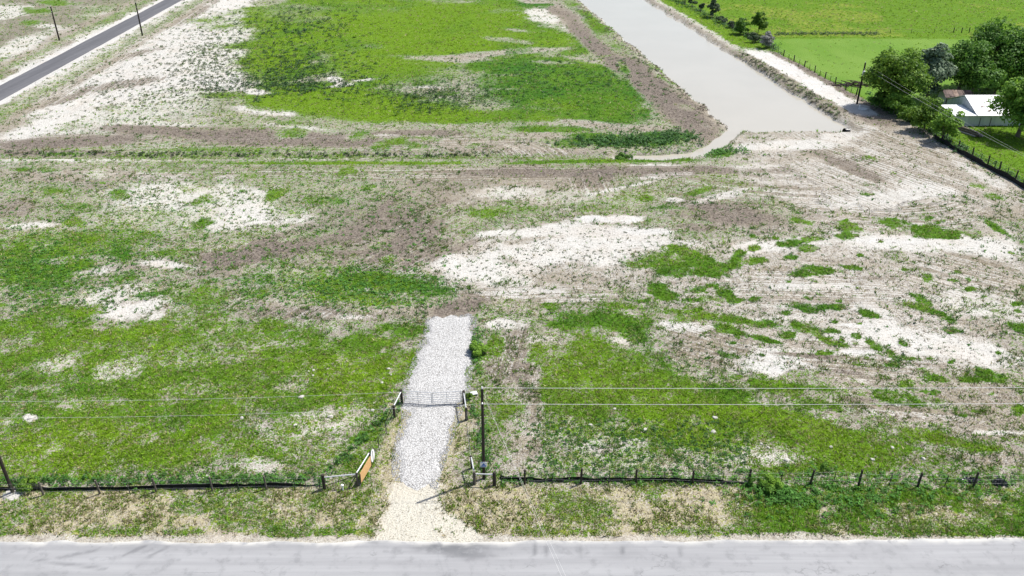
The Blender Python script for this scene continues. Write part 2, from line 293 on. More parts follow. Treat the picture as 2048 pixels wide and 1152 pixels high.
def cover(X, Y, tracks=False):
    """green, brown, sand, hue, straw at ground points (+ track coordinate and weight)"""
    n = len(X)
    px, py = PX(X, Y)
    near = 1 - sstep(90, 170, Y)
    w = fbm(X, Y, 4.0, 4, 21) * near + fbm(X, Y, 11.0, 4, 22) * (1 - near)
    wf = .45 * w + .55 * (fbm(X, Y, 1.5, 3, 23) * near + fbm(X, Y, 4.0, 3, 24) * (1 - near))
    wf = .5 + (wf - .5) * 1.9
    C = np.tile(np.array(CL['mix']), (n, 1))
    def paint(idx, m, kind):
        C[idx] += (np.array(CL[kind]) - C[idx]) * m[:, None]
    for kind, cx, cy, a, b, t, k in ST:
        if k <= 0: continue
        idx, m = ell(px, py, X, Y, wf if a < 70 else w, cx, cy, a, b, t)
        if cy > 600 and kind == 'lime': kind = 'lawn'
        if cy > 600 and cx < 1000 and kind == 'jade': kind = 'lawnj'
        if m is not None: paint(idx, m * k, kind)
    al = np.arange(n)
    thin = sstep(.50, .66, fbm(X, Y, 1.7, 4, 27)) * (1 - sstep(70, 100, Y)) + .5 * sstep(.52, .66, fbm(X, Y, 6.0, 4, 28)) * sstep(70, 100, Y)
    C[:, 0] *= 1 - .24 * thin; C[:, 2] += .06 * thin
    C[:, 3] += (fbm(X, Y, 20, 4, 29) - .5) * 1.0 * sstep(80, 150, Y) + (fbm(X, Y, 7, 3, 30) - .5) * .6
    w2 = fbm(X, Y, 2.2, 3, 31)
    # verge between fence and road
    v = (1 - sstep(43.4, 44.4, Y + (w2 - .5) * 0.8))
    paint(al, v, 'verge')
    vg = v * sstep(0.42, 0.6, fbm(X, Y, 3.2, 3, 33) - .03 + 0.30 * sstep(1430, 1560, px) - 0.04)
    paint(al, vg * .75, 'vergeg')
    edge = np.exp(-((Y - 39.5) / 0.5) ** 2) * sstep(.35, .6, w2)
    paint(al, edge * .8, 'vergeg')
    vr = v * sstep(1440, 1560, px + (w2 - .5) * 120) * sstep(.34, .52, fbm(X, Y, 2.4, 3, 39))
    paint(al, vr * .9, 'vergr')
    sh = (1 - sstep(38.9, 39.3, Y + (w2 - .5) * 0.9))
    paint(al, sh, 'shoul')
    # dry strips beside the gravel drive
    l, r = drive_edges(Y)
    dd = np.maximum(l - X, X - r)
    strip = (1 - sstep(0.8, 2.0, dd + (w2 - .5) * 1.6)) * (Y < 54) * (Y > 40)
    paint(al, strip * .85, 'verge')
    apw = 1 - sstep(0.0, 0.9, np.maximum(l - X - sstep(42.6, 39.0, Y) * 0.5, X - r - sstep(42.5, 39, Y) * 2.6) + (w2 - .5) * 1.6)
    paint(al, apw * (Y < 44.2), 'apron')
    # strips beside the far tarred road
    rd = np.maximum(froad_l(Y) - X, X - froad_r(Y)) + (fbm(X, Y, 5, 3, 35) - .5) * 3.0
    far = (Y > 95)
    paint(al, far * np.exp(-((rd - 6.2) / 2.4) ** 2) * .8, 'olive')
    paint(al, far * np.exp(-((rd - 8.5) / 1.8) ** 2) * .7, 'tan')
    rd0 = np.maximum(froad_l(Y) - X, X - froad_r(Y))
    paint(al, far * (1 - sstep(0.9, 2.0, rd0 + (w2 - .5) * 2.0)), 'chalk')
    # pasture east of the fence
    fx = X - fence_x(Y) + (w2 - .5) * 0.8
    pe = sstep(-0.2, 0.9, fx) * (Y > 70)
    paint(al, pe, 'past')
    lawn = pe * (1 - sstep(205.5, 207.5, Y + (w2 - .5) * 2)) * sstep(150, 152, Y + 0.12 * X)
    paint(al, lawn, 'mown')
    yel = pe * sstep(.5, .7, fbm(X, Y, 16, 3, 37)) * (Y > 208)
    C[:, 4] += yel * .5
    # east bank: lumpy spoil by the water, then grass or the white haul track up to the fence
    e = X - canal_right(Y); wide = np.maximum(fence_x(Y) - canal_right(Y), 1.0); q = e / wide + (w2 - .5) * .22
    eb = (e > -1) * (fx < 0) * (Y > CANAL_END + 4)
    upper = sstep(188, 197, Y + (w2 - .5) * 8)
    paint(al, eb * upper * .95, 'lime')
    paint(al, eb * upper * (1 - sstep(.30, .42, q)) * .9, 'palel'); paint(al, eb * upper * (1 - sstep(.14, .26, q)) * .8, 'tan')
    low = (1 - upper) * sstep(CANAL_END + 6, CANAL_END + 12, Y)
    paint(al, eb * low * sstep(.28, .40, q) * (1 - sstep(.76, .86, q)), 'chalk'); paint(al, eb * low * sstep(.80, .90, q) * .85, 'brown')
    paint(al, eb * low * (1 - sstep(.26, .40, q)) * .85, 'mixb')
    # canal banks
    d = canal_mask(X, Y)
    bk = np.exp(-((d + 1.0) / 1.3) ** 2)
    paint(al, bk * .75 * sstep(.3, .5, w2), 'tan')
    bed = sstep(-0.6, 0.4, d)
    paint(al, bed, 'sand')
    if not tracks: return C
    sv = np.zeros(n); sw = np.zeros(n)
    for cx, cy, a, b, t, k, fn in TR:
        idx, m = ell(px, py, X, Y, w, cx, cy, a, b, t)
        if m is None: continue
        m = m * k
        take = m > sw[idx]
        ii = idx[take]
        sv[ii] = fn(X[ii], Y[ii]); sw[ii] = m[take]
    sw *= (1 - pe) * np.maximum(sstep(44, 46, Y), (np.abs(X + 7.0) < 2.6) * (Y > 39.2) * .6)
    return C, sv, sw

# ------------------------------------------------------------------ materials
class NT:
    def __init__(self, name):
        self.m = bpy.data.materials.new(name); self.m.use_nodes = True
        self.t = self.m.node_tree; self.t.nodes.clear()
        self.out = self.t.nodes.new('ShaderNodeOutputMaterial')
    def n(self, typ, **kw):
        nd = self.t.nodes.new(typ)
        for k, v in kw.items(): setattr(nd, k, v)
        return nd
    def l(self, a, b): self.t.links.new(a, b)
    def set(self, sock, v):
        if hasattr(v, 'is_linked'): self.l(v, sock)
        else: sock.default_value = v
    def math(self, op, a, b=0.0, c=None, clamp=False):
        nd = self.n('ShaderNodeMath', operation=op, use_clamp=clamp)
        self.set(nd.inputs[0], a); self.set(nd.inputs[1], b)
        if c is not None: self.set(nd.inputs[2], c)
        return nd.outputs[0]
    def noise(self, vec, scale, detail=3.0, rough=0.55, dim='3D'):
        nd = self.n('ShaderNodeTexNoise', noise_dimensions=dim)
        if vec is not None: self.l(vec, nd.inputs['Vector'])
        nd.inputs['Scale'].default_value = scale; nd.inputs['Detail'].default_value = detail; nd.inputs['Roughness'].default_value = rough
        return nd.outputs[0]
    def ramp(self, x, a, b):
        nd = self.n('ShaderNodeMapRange', interpolation_type='SMOOTHSTEP')
        self.set(nd.inputs[0], x); nd.inputs[1].default_value = a; nd.inputs[2].default_value = b
        return nd.outputs[0]
    def mix(self, f, a, b, mode='MIX'):
        nd = self.n('ShaderNodeMix', data_type='RGBA', blend_type=mode)
        self.set(nd.inputs[0], f)
        for i, v in ((6, a), (7, b)):
            if hasattr(v, 'is_linked'): self.l(v, nd.inputs[i])
            else: nd.inputs[i].default_value = (*v, 1)
        return nd.outputs[2]
    def pos(self): return self.n('ShaderNodeNewGeometry').outputs['Position']
    def objco(self): return self.n('ShaderNodeTexCoord').outputs['Object']
    def vmul(self, v, s):
        nd = self.n('ShaderNodeVectorMath', operation='MULTIPLY'); self.l(v, nd.inputs[0]); nd.inputs[1].default_value = s
        return nd.outputs[0]
    def bsdf(self, colr, rough=0.9, spec=0.2, metal=0.0, bump=None, bdist=0.05, bstr=0.6):
        b = self.n('ShaderNodeBsdfPrincipled')
        if hasattr(colr, 'is_linked'): self.l(colr, b.inputs['Base Color'])
        else: b.inputs['Base Color'].default_value = (*colr, 1)
        self.set(b.inputs['Roughness'], rough); b.inputs['Metallic'].default_value = metal
        b.inputs['Specular IOR Level'].default_value = spec
        if bump is not None:
            bn = self.n('ShaderNodeBump'); bn.inputs['Distance'].default_value = bdist; bn.inputs['Strength'].default_value = bstr
            self.l(bump, bn.inputs['Height']); self.l(bn.outputs[0], b.inputs['Normal'])
        return b
    def done(self, sh):
        self.l(sh.outputs[0], self.out.inputs[0]); return self.m

M = {}
def simple(name, c1, c2, scale=3.0, rough=0.8, spec=0.25, metal=0.0, stretch=(1, 1, 1), bump=0.02):
    t = NT(name)
    v = t.vmul(t.objco(), stretch)
    n = t.noise(v, scale, 4); f = t.ramp(n, .3, .7)
    M[name] = t.done(t.bsdf(t.mix(f, c1, c2), rough, spec, metal, bump=n, bdist=bump))
    return M[name]

def ground_material():
    t = NT('ground_cover')
    p = t.pos()
    a = t.n('ShaderNodeAttribute', attribute_name='cover'); sp = t.n('ShaderNodeSeparateColor'); t.l(a.outputs['Color'], sp.inputs[0])
    g, b, s = sp.outputs; k = a.outputs['Alpha']
    a2 = t.n('ShaderNodeAttribute', attribute_name='detail'); sp2 = t.n('ShaderNodeSeparateColor'); t.l(a2.outputs['Color'], sp2.inputs[0])
    straw, sv, sw = sp2.outputs
    n18 = t.noise(p, 9.0, 3, .6); n7 = t.noise(p, 3.0, 4, .65); n2 = t.noise(p, 0.9, 4, .6); n05 = t.noise(p, 0.22, 3, .55)
    # track lines
    cv = t.n('ShaderNodeCombineXYZ'); t.l(sv, cv.inputs[0]); t.l(t.math('MULTIPLY', n2, 0.6), cv.inputs[1])
    tn = t.noise(cv.outputs[0], 2.6, 4, .7)
    trk = t.math('MULTIPLY', t.math('MULTIPLY', t.math('SUBTRACT', tn, .5), 2.6), sw)
    # soil
    sn = t.math('MULTIPLY_ADD', t.math('SUBTRACT', n7, .5), 1.3, t.math('MULTIPLY_ADD', t.math('SUBTRACT', n2, .5), .9, s))
    sn = t.math('ADD', sn, t.math('MULTIPLY', trk, .9))
    soil = t.mix(t.ramp(sn, .15, 1.0), (.19, .165, .138), (.475, .465, .44))
    soil = t.mix(t.math('MULTIPLY', t.ramp(n05, .45, .7), .35), soil, (.44, .385, .33))
    spk = t.math('MULTIPLY', t.math('MAXIMUM', t.ramp(n18, .535, .66), t.math('MULTIPLY', t.ramp(n7, .57, .68), .85)), t.ramp(t.noise(p, .5, 3), .28, .55))
    soil = t.mix(t.math('MULTIPLY', spk, .82), soil, (.13, .115, .088))
    soil = t.mix(t.math('MULTIPLY', straw, .8), soil, t.mix(1.0, soil, (1.0, .965, .84), 'MULTIPLY'))
    # dead stubble
    bm = t.math('MULTIPLY_ADD', t.math('SUBTRACT', n18, .5), 1.9, t.math('MULTIPLY_ADD', t.math('SUBTRACT', n7, .5), 1.5, b))
    bm = t.math('SUBTRACT', bm, t.math('MULTIPLY', trk, 1.0))
    brc = t.mix(t.ramp(n7, .3, .7), (.062, .051, .042), (.225, .19, .16))
    stc = t.mix(t.ramp(n7, .3, .7), (.21, .18, .105), (.43, .385, .26))
    brc = t.mix(straw, brc, stc)
    c = t.mix(t.ramp(bm, .40, .62), soil, brc)
    # living grass
    gm = t.math('MULTIPLY_ADD', t.math('SUBTRACT', n18, .5), 1.2, t.math('MULTIPLY_ADD', t.math('SUBTRACT', n7, .5), 1.6, t.math('MULTIPLY_ADD', t.math('SUBTRACT', n2, .5), .7, g)))
    gm = t.math('SUBTRACT', gm, t.math('MULTIPLY', t.math('ABSOLUTE', trk), .4))
    kk = t.math('ADD', k, t.math('MULTIPLY', t.math('SUBTRACT', n05, .5), .5), clamp=True)
    gc = t.mix(kk, (.024, .082, .009), (.078, .145, .006))
    gc = t.mix(t.ramp(n7, .35, .75), gc, t.mix(kk, (.044, .14, .013), (.122, .215, .012)))
    nb = t.noise(t.vmul(p, (1, .45, 1)), .07, 4, .6)
    gc = t.mix(t.math('MULTIPLY', t.ramp(g, 1.2, 1.4), .8), gc, t.mix(t.ramp(nb, .3, .7), (.088, .185, .022), (.135, .225, .042)))
    gc = t.mix(t.math('MULTIPLY', t.ramp(t.math('MULTIPLY_ADD', straw, .5, n2), .75, .95), .5), gc, (.25, .24, .05))
    c = t.mix(t.ramp(gm, .38, .66), c, gc)
    hb = t.math('ADD', t.math('MULTIPLY', n7, .7), t.math('MULTIPLY', n18, .5))
    hb = t.math('ADD', hb, t.math('MULTIPLY', trk, .6))
    return t.done(t.bsdf(c, .95, .08, bump=hb, bdist=.2, bstr=.9))
M['ground'] = ground_material()

def gravel_material():
    t = NT('white_gravel'); p = t.pos()
    vo = t.n('ShaderNodeTexVoronoi'); t.l(p, vo.inputs['Vector']); vo.inputs['Scale'].default_value = 9.0
    n = t.noise(p, 4.0, 4, .7); n1 = t.noise(p, .6, 3)
    c = t.mix(t.ramp(vo.outputs['Distance'], .25, .75), (.49, .485, .475), (.26, .255, .245))
    ns = t.noise(p, 7.0, 2, .5)
    c = t.mix(t.math('MULTIPLY', t.ramp(n, .54, .68), .6), c, (.15, .145, .13))
    c = t.mix(t.math('MULTIPLY', t.ramp(ns, .60, .68), .75), c, (.09, .085, .075))
    c = t.mix(t.math('MULTIPLY', t.ramp(n1, .52, .75), .4), c, (.48, .475, .465))
    hb = t.math('SUBTRACT', 1.0, vo.outputs['Distance'])
    return t.done(t.bsdf(c, .9, .15, bump=hb, bdist=.06, bstr=.7))
M['gravel'] = gravel_material()

def road_material(name, base, dark, light, worn):
    t = NT(name); p = t.pos()
    a = t.n('ShaderNodeAttribute', attribute_name='wear'); sp = t.n('ShaderNodeSeparateColor'); t.l(a.outputs['Color'], sp.inputs[0])
    patch, sand, along = sp.outputs
    n = t.noise(p, 14.0, 3, .6); n1 = t.noise(p, 1.1, 5, .65)
    st = t.noise(t.vmul(p, (.06, 1.7, 1)) if worn else t.vmul(p, (1.6, .05, 1)), 1.0, 4, .6)
    c = t.mix(t.ramp(st, .3, .7), base, light)
    c = t.mix(t.math('MULTIPLY', t.ramp(n1, .5, .72), .45), c, dark)
    c = t.mix(t.math('MULTIPLY', t.ramp(n, .45, .8), .3), c, light)
    c = t.mix(t.math('MULTIPLY', patch, t.ramp(n1, .2, .5)), c, dark)
    vo = t.n('ShaderNodeTexVoronoi', feature='DISTANCE_TO_EDGE'); vo.inputs['Scale'].default_value = .55
    wv = t.n('ShaderNodeVectorMath', operation='MULTIPLY_ADD'); t.l(p, wv.inputs[0]); wv.inputs[1].default_value = (.45, 1.3, 1)
    nv = t.n('ShaderNodeTexNoise'); t.l(p, nv.inputs['Vector']); nv.inputs['Scale'].default_value = 1.5; nv.inputs['Detail'].default_value = 4
    t.l(nv.outputs['Color'], wv.inputs[2]); t.l(wv.outputs[0], vo.inputs['Vector'])
    ck = t.math('SUBTRACT', 1.0, t.ramp(vo.outputs['Distance'], .004, .022))
    ck = t.math('MULTIPLY', ck, t.ramp(t.noise(p, .35, 2), .56, .66))
    c = t.mix(t.math('MULTIPLY', ck, .3), c, (dark[0] * .5, dark[1] * .5, dark[2] * .5))
    c = t.mix(t.math('MULTIPLY', sand, t.ramp(n1, .3, .55)), c, (.45, .44, .41))
    return t.done(t.bsdf(c, .88, .2, bump=n, bdist=.012, bstr=.5))
M['near_road'] = road_material('old_asphalt', (.232, .233, .238), (.135, .137, .142), (.282, .283, .287), True)
M['far_road'] = road_material('dark_asphalt', (.085, .085, .092), (.06, .06, .066), (.115, .115, .122), False)

def water_material():
    t = NT('muddy_water'); p = t.pos()
    n = t.noise(p, .05, 3); n2 = t.noise(t.vmul(p, (1, .5, 1)), 2.2, 3)
    c = t.mix(t.ramp(n, .3, .7), (.328, .303, .25), (.348, .322, .268))
    b = t.bsdf(c, .12, .5, bump=n2, bdist=.012, bstr=.25)
    b.inputs['IOR'].default_value = 1.33
    return t.done(b)
M['water'] = water_material()

def leaf_material(name, attr=None, c1=(.05, .12, .02), c2=(.12, .2, .03), trans=.35, sat=1.0):
    t = NT(name)
    if attr:
        a = t.n('ShaderNodeAttribute', attribute_name=attr); c = a.outputs['Color']
    else:
        n = t.noise(t.pos(), .9, 3); gi = t.n('ShaderNodeNewGeometry').outputs['Random Per Island']
        c = t.mix(t.math('MULTIPLY_ADD', t.math('SUBTRACT', gi, .5), .8, t.ramp(n, .3, .7), clamp=True), c1, c2)
    d = t.bsdf(c, .65, .25)
    tr = t.n('ShaderNodeBsdfTranslucent'); t.l(c, tr.inputs[0])
    mx = t.n('ShaderNodeMixShader'); mx.inputs[0].default_value = trans
    t.l(d.outputs[0], mx.inputs[1]); t.l(tr.outputs[0], mx.inputs[2])
    return t.done(mx)
M['blades'] = leaf_material('grass_blades', 'tint', trans=.4)
M['weed'] = leaf_material('weed_leaves', 'tint', trans=.35)
M['leaf_a'] = leaf_material('broad_leaves', None, (.05, .125, .014), (.19, .315, .03))
M['leaf_b'] = leaf_material('silvery_leaves', None, (.05, .09, .045), (.27, .35, .23))
M['leaf_c'] = leaf_material('dark_leaves', None, (.04, .115, .016), (.135, .27, .032))
M['leaf_d'] = leaf_material('bright_leaves', None, (.075, .18, .02), (.22, .38, .04))
M['leaf_e'] = leaf_material('grey_twigs', None, (.18, .18, .16), (.36, .36, .33), .2)
M['leaf_f'] = leaf_material('dusty_hedge_leaves', None, (.045, .08, .035), (.14, .19, .10))
simple('bark', (.09, .07, .05), (.19, .155, .12), 6, stretch=(3, 3, .6))
simple('creosote_pole', (.016, .013, .011), (.05, .04, .032), 5, .8, stretch=(6, 6, .5))
simple('dark_timber', (.02, .017, .014), (.06, .05, .04), 5, .85, stretch=(4, 4, .6))
simple('weathered_post', (.06, .052, .045), (.15, .13, .11), 6, .9, stretch=(4, 4, .6))
simple('steel_post', (.02, .03, .022), (.055, .065, .05), 8, .7, stretch=(2, 2, .6))
simple('galvanised', (.42, .43, .44), (.58, .59, .60), 7, .45, .4, .35)
simple('wire', (.30, .30, .29), (.45, .45, .44), 4, .5, .4, .3)
simple('cable', (.52, .52, .50), (.64, .64, .62), 4, .6, .3, .0)
simple('silt_fabric', (.006, .006, .007), (.022, .022, .022), 5, .75, .25)
simple('chipboard', (.47, .27, .11), (.62, .40, .19), 14, .75)
simple('white_paint', (.70, .71, .72), (.80, .80, .80), 5, .5, .4)
simple('white_metal_roof', (.66, .67, .68), (.80, .80, .80), 1.2, .5, .3, stretch=(1, .2, 1))
simple('rusty_metal', (.13, .085, .065), (.26, .19, .15), 2.0, .8)
simple('shaded_old_roof', (.06, .045, .04), (.16, .115, .10), 1.2, .85)  # old brown roofing, its colour darkened to carry the trees' shade
simple('pale_siding', (.50, .53, .55), (.60, .62, .63), 1.6, .6, stretch=(1, 1, .3))
simple('shade_grey_siding', (.30, .33, .36), (.42, .45, .48), 1.4, .65, stretch=(1, 1, .3))  # grey siding with the shade of the sunless end wall put into its colour
simple('dark_opening', (.015, .014, .013), (.03, .03, .03), 2, .7)
simple('sign_blue', (.05, .12, .36), (.08, .17, .45), 6, .5)
simple('black_plastic', (.008, .008, .009), (.03, .03, .034), 5, .32, .5)
simple('log_bark', (.09, .07, .055), (.26, .21, .17), 4, .9, stretch=(.5, 3, 3))
simple('log_grey', (.22, .20, .18), (.42, .39, .35), 4, .9, stretch=(.5, 3, 3))
simple('brush_dark', (.03, .022, .018), (.11, .085, .07), 4, .9)
simple('concrete', (.50, .49, .47), (.62, .61, .58), 5, .85)
simple('pale_rock', (.32, .305, .27), (.48, .465, .43), 4, .9)
simple('grey_can', (.40, .42, .44), (.52, .54, .55), 4, .45, .4)
simple('rust_pipe', (.10, .06, .04), (.22, .14, .09), 4, .8)

# ------------------------------------------------------------------ mesh helpers
def mesh_obj(name, V, F, mat, parent=None, smooth=False):
    me = bpy.data.meshes.new(name)
    me.from_pydata([tuple(v) for v in V], [], F)
    me.materials.append(mat)
    if smooth: me.shade_smooth()
    o = bpy.data.objects.new(name, me); col.objects.link(o)
    if parent: o.parent = parent
    return o

def soup_obj(name, V, nv, mat, colors=None, attr='tint', parent=None):
    """V: (faces*nv, 3) loose polygons of nv corners; colors per face"""
    me = bpy.data.meshes.new(name)
    nf = len(V) // nv
    me.vertices.add(len(V)); me.vertices.foreach_set('co', np.ascontiguousarray(V, dtype=np.float32).ravel())
    me.loops.add(len(V)); me.loops.foreach_set('vertex_index', np.arange(len(V), dtype=np.int32))
    me.polygons.add(nf); me.polygons.foreach_set('loop_start', np.arange(0, len(V), nv, dtype=np.int32))
    me.materials.append(mat)
    if colors is not None:
        at = me.attributes.new(attr, 'FLOAT_COLOR', 'FACE')
        c4 = np.ones((nf, 4), np.float32); c4[:, :3] = colors
        at.data.foreach_set('color', c4.ravel())
    me.update(calc_edges=True)
    o = bpy.data.objects.new(name, me); col.objects.link(o)
    if parent: o.parent = parent
    return o

class MB:
    def __init__(s): s.V = []; s.F = []
    def box(s, c, d, mat=None):
        b = len(s.V); x, y, z = [q / 2 for q in d]
        for q in [(-x,-y,-z),(x,-y,-z),(x,y,-z),(-x,y,-z),(-x,-y,z),(x,-y,z),(x,y,z),(-x,y,z)]:
            v = Vector(q)
            if mat: v = mat @ v
            s.V.append(v + Vector(c))
        s.F += [[b+i for i in f] for f in ((0,3,2,1),(4,5,6,7),(0,1,5,4),(1,2,6,5),(2,3,7,6),(3,0,4,7))]
        return s
    def tube(s, pts, rad, n=8, cap=True):
        pts = [Vector(p) for p in pts]
        if not hasattr(rad, '__len__'): rad = [rad] * len(pts)
        b = len(s.V)
        for i, p in enumerate(pts):
            d = (pts[min(i + 1, len(pts) - 1)] - pts[max(i - 1, 0)]).normalized()
            u = d.orthogonal().normalized() if abs(d.z) < .95 else Vector((1, 0, 0))
            u = (u - d * u.dot(d)).normalized(); w = d.cross(u)
            for k in range(n):
                a = 2 * math.pi * k / n
                s.V.append(p + (u * math.cos(a) + w * math.sin(a)) * rad[i])
        for i in range(len(pts) - 1):
            for k in range(n):
                s.F.append([b+i*n+k, b+i*n+(k+1)%n, b+(i+1)*n+(k+1)%n, b+(i+1)*n+k])
        if cap:
            s.F.append([b + k for k in range(n)][::-1]); s.F.append([b + (len(pts)-1)*n + k for k in range(n)])
        return s
    def poly(s, pts):
        b = len(s.V); s.V += [Vector(p) for p in pts]; s.F.append(list(range(b, b + len(pts)))); return s
    def slab(s, quad, th):
        """a quad given thickness along its normal (downwards)"""
        q = [Vector(p) for p in quad]; n = (q[1] - q[0]).cross(q[2] - q[0]).normalized() * th
        b = len(s.V); s.V += q + [p - n for p in q]
        k = len(q)
        s.F.append([b + i for i in range(k)]); s.F.append([b + k + i for i in range(k)][::-1])
        for i in range(k): s.F.append([b+i, b+k+i, b+k+(i+1)%k, b+(i+1)%k])
        return s
    def build(s, name, mat, parent=None, smooth=False): return mesh_obj(name, s.V, s.F, M[mat] if isinstance(mat, str) else mat, parent, smooth)

def tag(o, label, cat, group=None):
    o['label'] = label; o['category'] = cat
    if group: o['group'] = group
    return o
def thing(name, loc, label, cat, group=None, rz=0.0):
    o = bpy.data.objects.new(name, None); col.objects.link(o)
    o.empty_display_size = .3; o.location = loc; o.rotation_euler = (0, 0, rz)
    return tag(o, label, cat, group)
def struct(o): o['kind'] = 'structure'; return o
def stuff(o, label=None, cat=None):
    o['kind'] = 'stuff'
    if label: o['label'] = label; o['category'] = cat
    return o
def child(name, me, parent, loc, rot=(0, 0, 0), sc=(1, 1, 1)):
    """another object on shared mesh data; loc is in world space, the parent Empty is unrotated"""
    o = bpy.data.objects.new(name, me); col.objects.link(o)
    o.parent = parent; o.location = Vector(loc) - parent.location; o.rotation_euler = rot; o.scale = sc
    return o

def grid_sheet(name, X, Y, Z, mat, attrs=None):
    ny, nx = X.shape
    me = bpy.data.meshes.new(name)
    V = np.stack([X, Y, Z], -1).reshape(-1, 3).astype(np.float32)
    i = np.arange((ny - 1) * (nx - 1)); r = i // (nx - 1); c = i % (nx - 1); a = r * nx + c
    L = np.stack([a, a + 1, a + nx + 1, a + nx], -1).astype(np.int32)
    me.vertices.add(len(V)); me.vertices.foreach_set('co', V.ravel())
    me.loops.add(L.size); me.loops.foreach_set('vertex_index', L.ravel())
    me.polygons.add(len(L)); me.polygons.foreach_set('loop_start', np.arange(0, L.size, 4, dtype=np.int32))
    me.polygons.foreach_set('use_smooth', np.ones(len(L), dtype=bool))
    for k, v in (attrs or {}).items():
        at = me.attributes.new(k, 'FLOAT_COLOR', 'POINT'); at.data.foreach_set('color', v.astype(np.float32).ravel())
    me.materials.append(mat); me.update(calc_edges=True)
    o = bpy.data.objects.new(name, me); col.objects.link(o)
    return o

# ------------------------------------------------------------------ ground: one sheet to the horizon
def build_ground():
    rows = np.concatenate([np.arange(1300, -40, -2.6), np.arange(-42, -200, -8), [-215, -235, -250, -262, -270, -275, -278, -280]])
    Yr = np.array([G(1024, y).y for y in rows])
    Yr = np.concatenate([[-400, -120, -40, 0, 15, 22], Yr[Yr > 24]])
    cols = np.concatenate([[-60000, -15000, -5000, -2200, -1200, -700, -450, -320, -240, -190], np.arange(-160, 2210, 3.4), [2238, 2288, 2370, 2500, 2750, 3250, 4250, 7000, 17000, 62000]])
    Ye = np.maximum(Yr, 27.0)
    zc = Ye * CP + CAM_H * SP
    X = (cols[None, :] - 1024) / FPX * zc[:, None]; Y = np.repeat(Yr[:, None], len(cols), 1)
    x, y = X.ravel(), Y.ravel()
    C, sv, sw = cover(x, y, True)
    Z = height(x, y).reshape(X.shape)
    cov = np.stack([C[:, 0], C[:, 1], C[:, 2], C[:, 3]], -1)
    det = np.stack([C[:, 4], sv, sw, np.ones(len(x))], -1)
    return struct(grid_sheet('ground', X, Y, Z, M['ground'], {'cover': cov, 'detail': det}))
build_ground()

def build_water():
    pts = [(canal_left(600) - 2, 600), (canal_right(600) + 2, 600), (canal_right(CANAL_END) + 3, CANAL_END - 2)]
    b0 = G(1240, 320); pts += [(b0.x + 30, b0.y - 1), (b0.x - 1, b0.y - 1), (b0.x - 1, b0.y + 5), (canal_left(CANAL_END) - 2, CANAL_END + 6)]
    struct(MB().poly([(x, y, WATER_Z) for x, y in pts][::-1]).build('canal_water', 'water'))
build_water()

def build_near_road():
    xs = np.arange(-75, 75.01, .25); ys = np.linspace(0, 1, 34)
    far = 38.75 + 0.004 * xs + (fbm(xs, xs * 0, 3.0, 4, 71) - .5) * .55 - 0.25 * np.exp(-((xs + 3.5) / 3.0) ** 2)
    near = 31.2 + (fbm(xs, xs * 0 + 9, 3.0, 4, 72) - .5) * .5
    X = np.repeat(xs[None, :], len(ys), 0); Y = near[None, :] + (far - near)[None, :] * ys[:, None]
    Z = 0.045 + 0.05 * (1 - ((Y - 35) / 3.8) ** 2); Z[0] = -.02; Z[-1] = -.02
    patch = np.exp(-(((X + 4.0) / 2.6) ** 2 + ((Y - 38.0) / .55) ** 2) ** 2) + .8 * np.exp(-(((X + 2.6) / 1.6) ** 2 + ((Y - 37.3) / .3) ** 2) ** 2)
    patch += .22 * np.exp(-(((X + 17) / 9) ** 2 + ((Y - 38.2) / .4) ** 2)) + .2 * sstep(.55, .7, fbm(X, Y * 3, 6, 3, 73))
    for (x0, y0, x1, y1) in [(-25.3, 37.3, -24.2, 38.2), (-23.6, 37.2, -22.7, 38.1), (-29.5, 37.1, -27.2, 37.8), (2.2, 37.3, 2.35, 38.2), (4.4, 37.2, 4.4, 38.2), (7.2, 37.5, 7.35, 38.1), (11, 37.4, 11.1, 38.0), (-31, 37.0, -26, 36.2), (1.5, 37.4, 1.5, 38.3)]:
        patch += .7 * np.exp(-(seg_dist(X, Y, [(x0, y0), (x1, y1)]) / .12) ** 2)
    sand = sstep(.55, -.05, far[None, :] - Y + (fbm(X, Y, 1.5, 3, 74) - .5) * .7)
    w = np.stack([np.clip(patch, 0, 1), np.clip(sand, 0, 1), X * 0, X * 0 + 1], -1).reshape(-1, 4)
    struct(grid_sheet('near_road', X, Y, Z, M['near_road'], {'wear': w}))
build_near_road()

def build_far_road():
    Ys = np.arange(60, 700, 2.0); u = np.linspace(0, 1, 12)
    l = froad_l(Ys) + (fbm(Ys, Ys * 0, 8, 3, 75) - .5) * .3; r = froad_r(Ys) + (fbm(Ys, Ys * 0 + 5, 8, 3, 76) - .5) * .3
    X = l[:, None] + (r - l)[:, None] * u[None, :]; Y = np.repeat(Ys[:, None], len(u), 1)
    Z = 0.06 + 0.06 * (1 - (2 * u - 1) ** 2)[None, :] + 0 * X; Z[:, 0] = -.02; Z[:, -1] = -.02
    w = np.stack([.35 * np.exp(-((u - .5) / .1) ** 2)[None, :] + 0 * X, X * 0, X * 0, X * 0 + 1], -1).reshape(-1, 4)
    struct(grid_sheet('far_road', X, Y, Z, M['far_road'], {'wear': w}))
build_far_road()

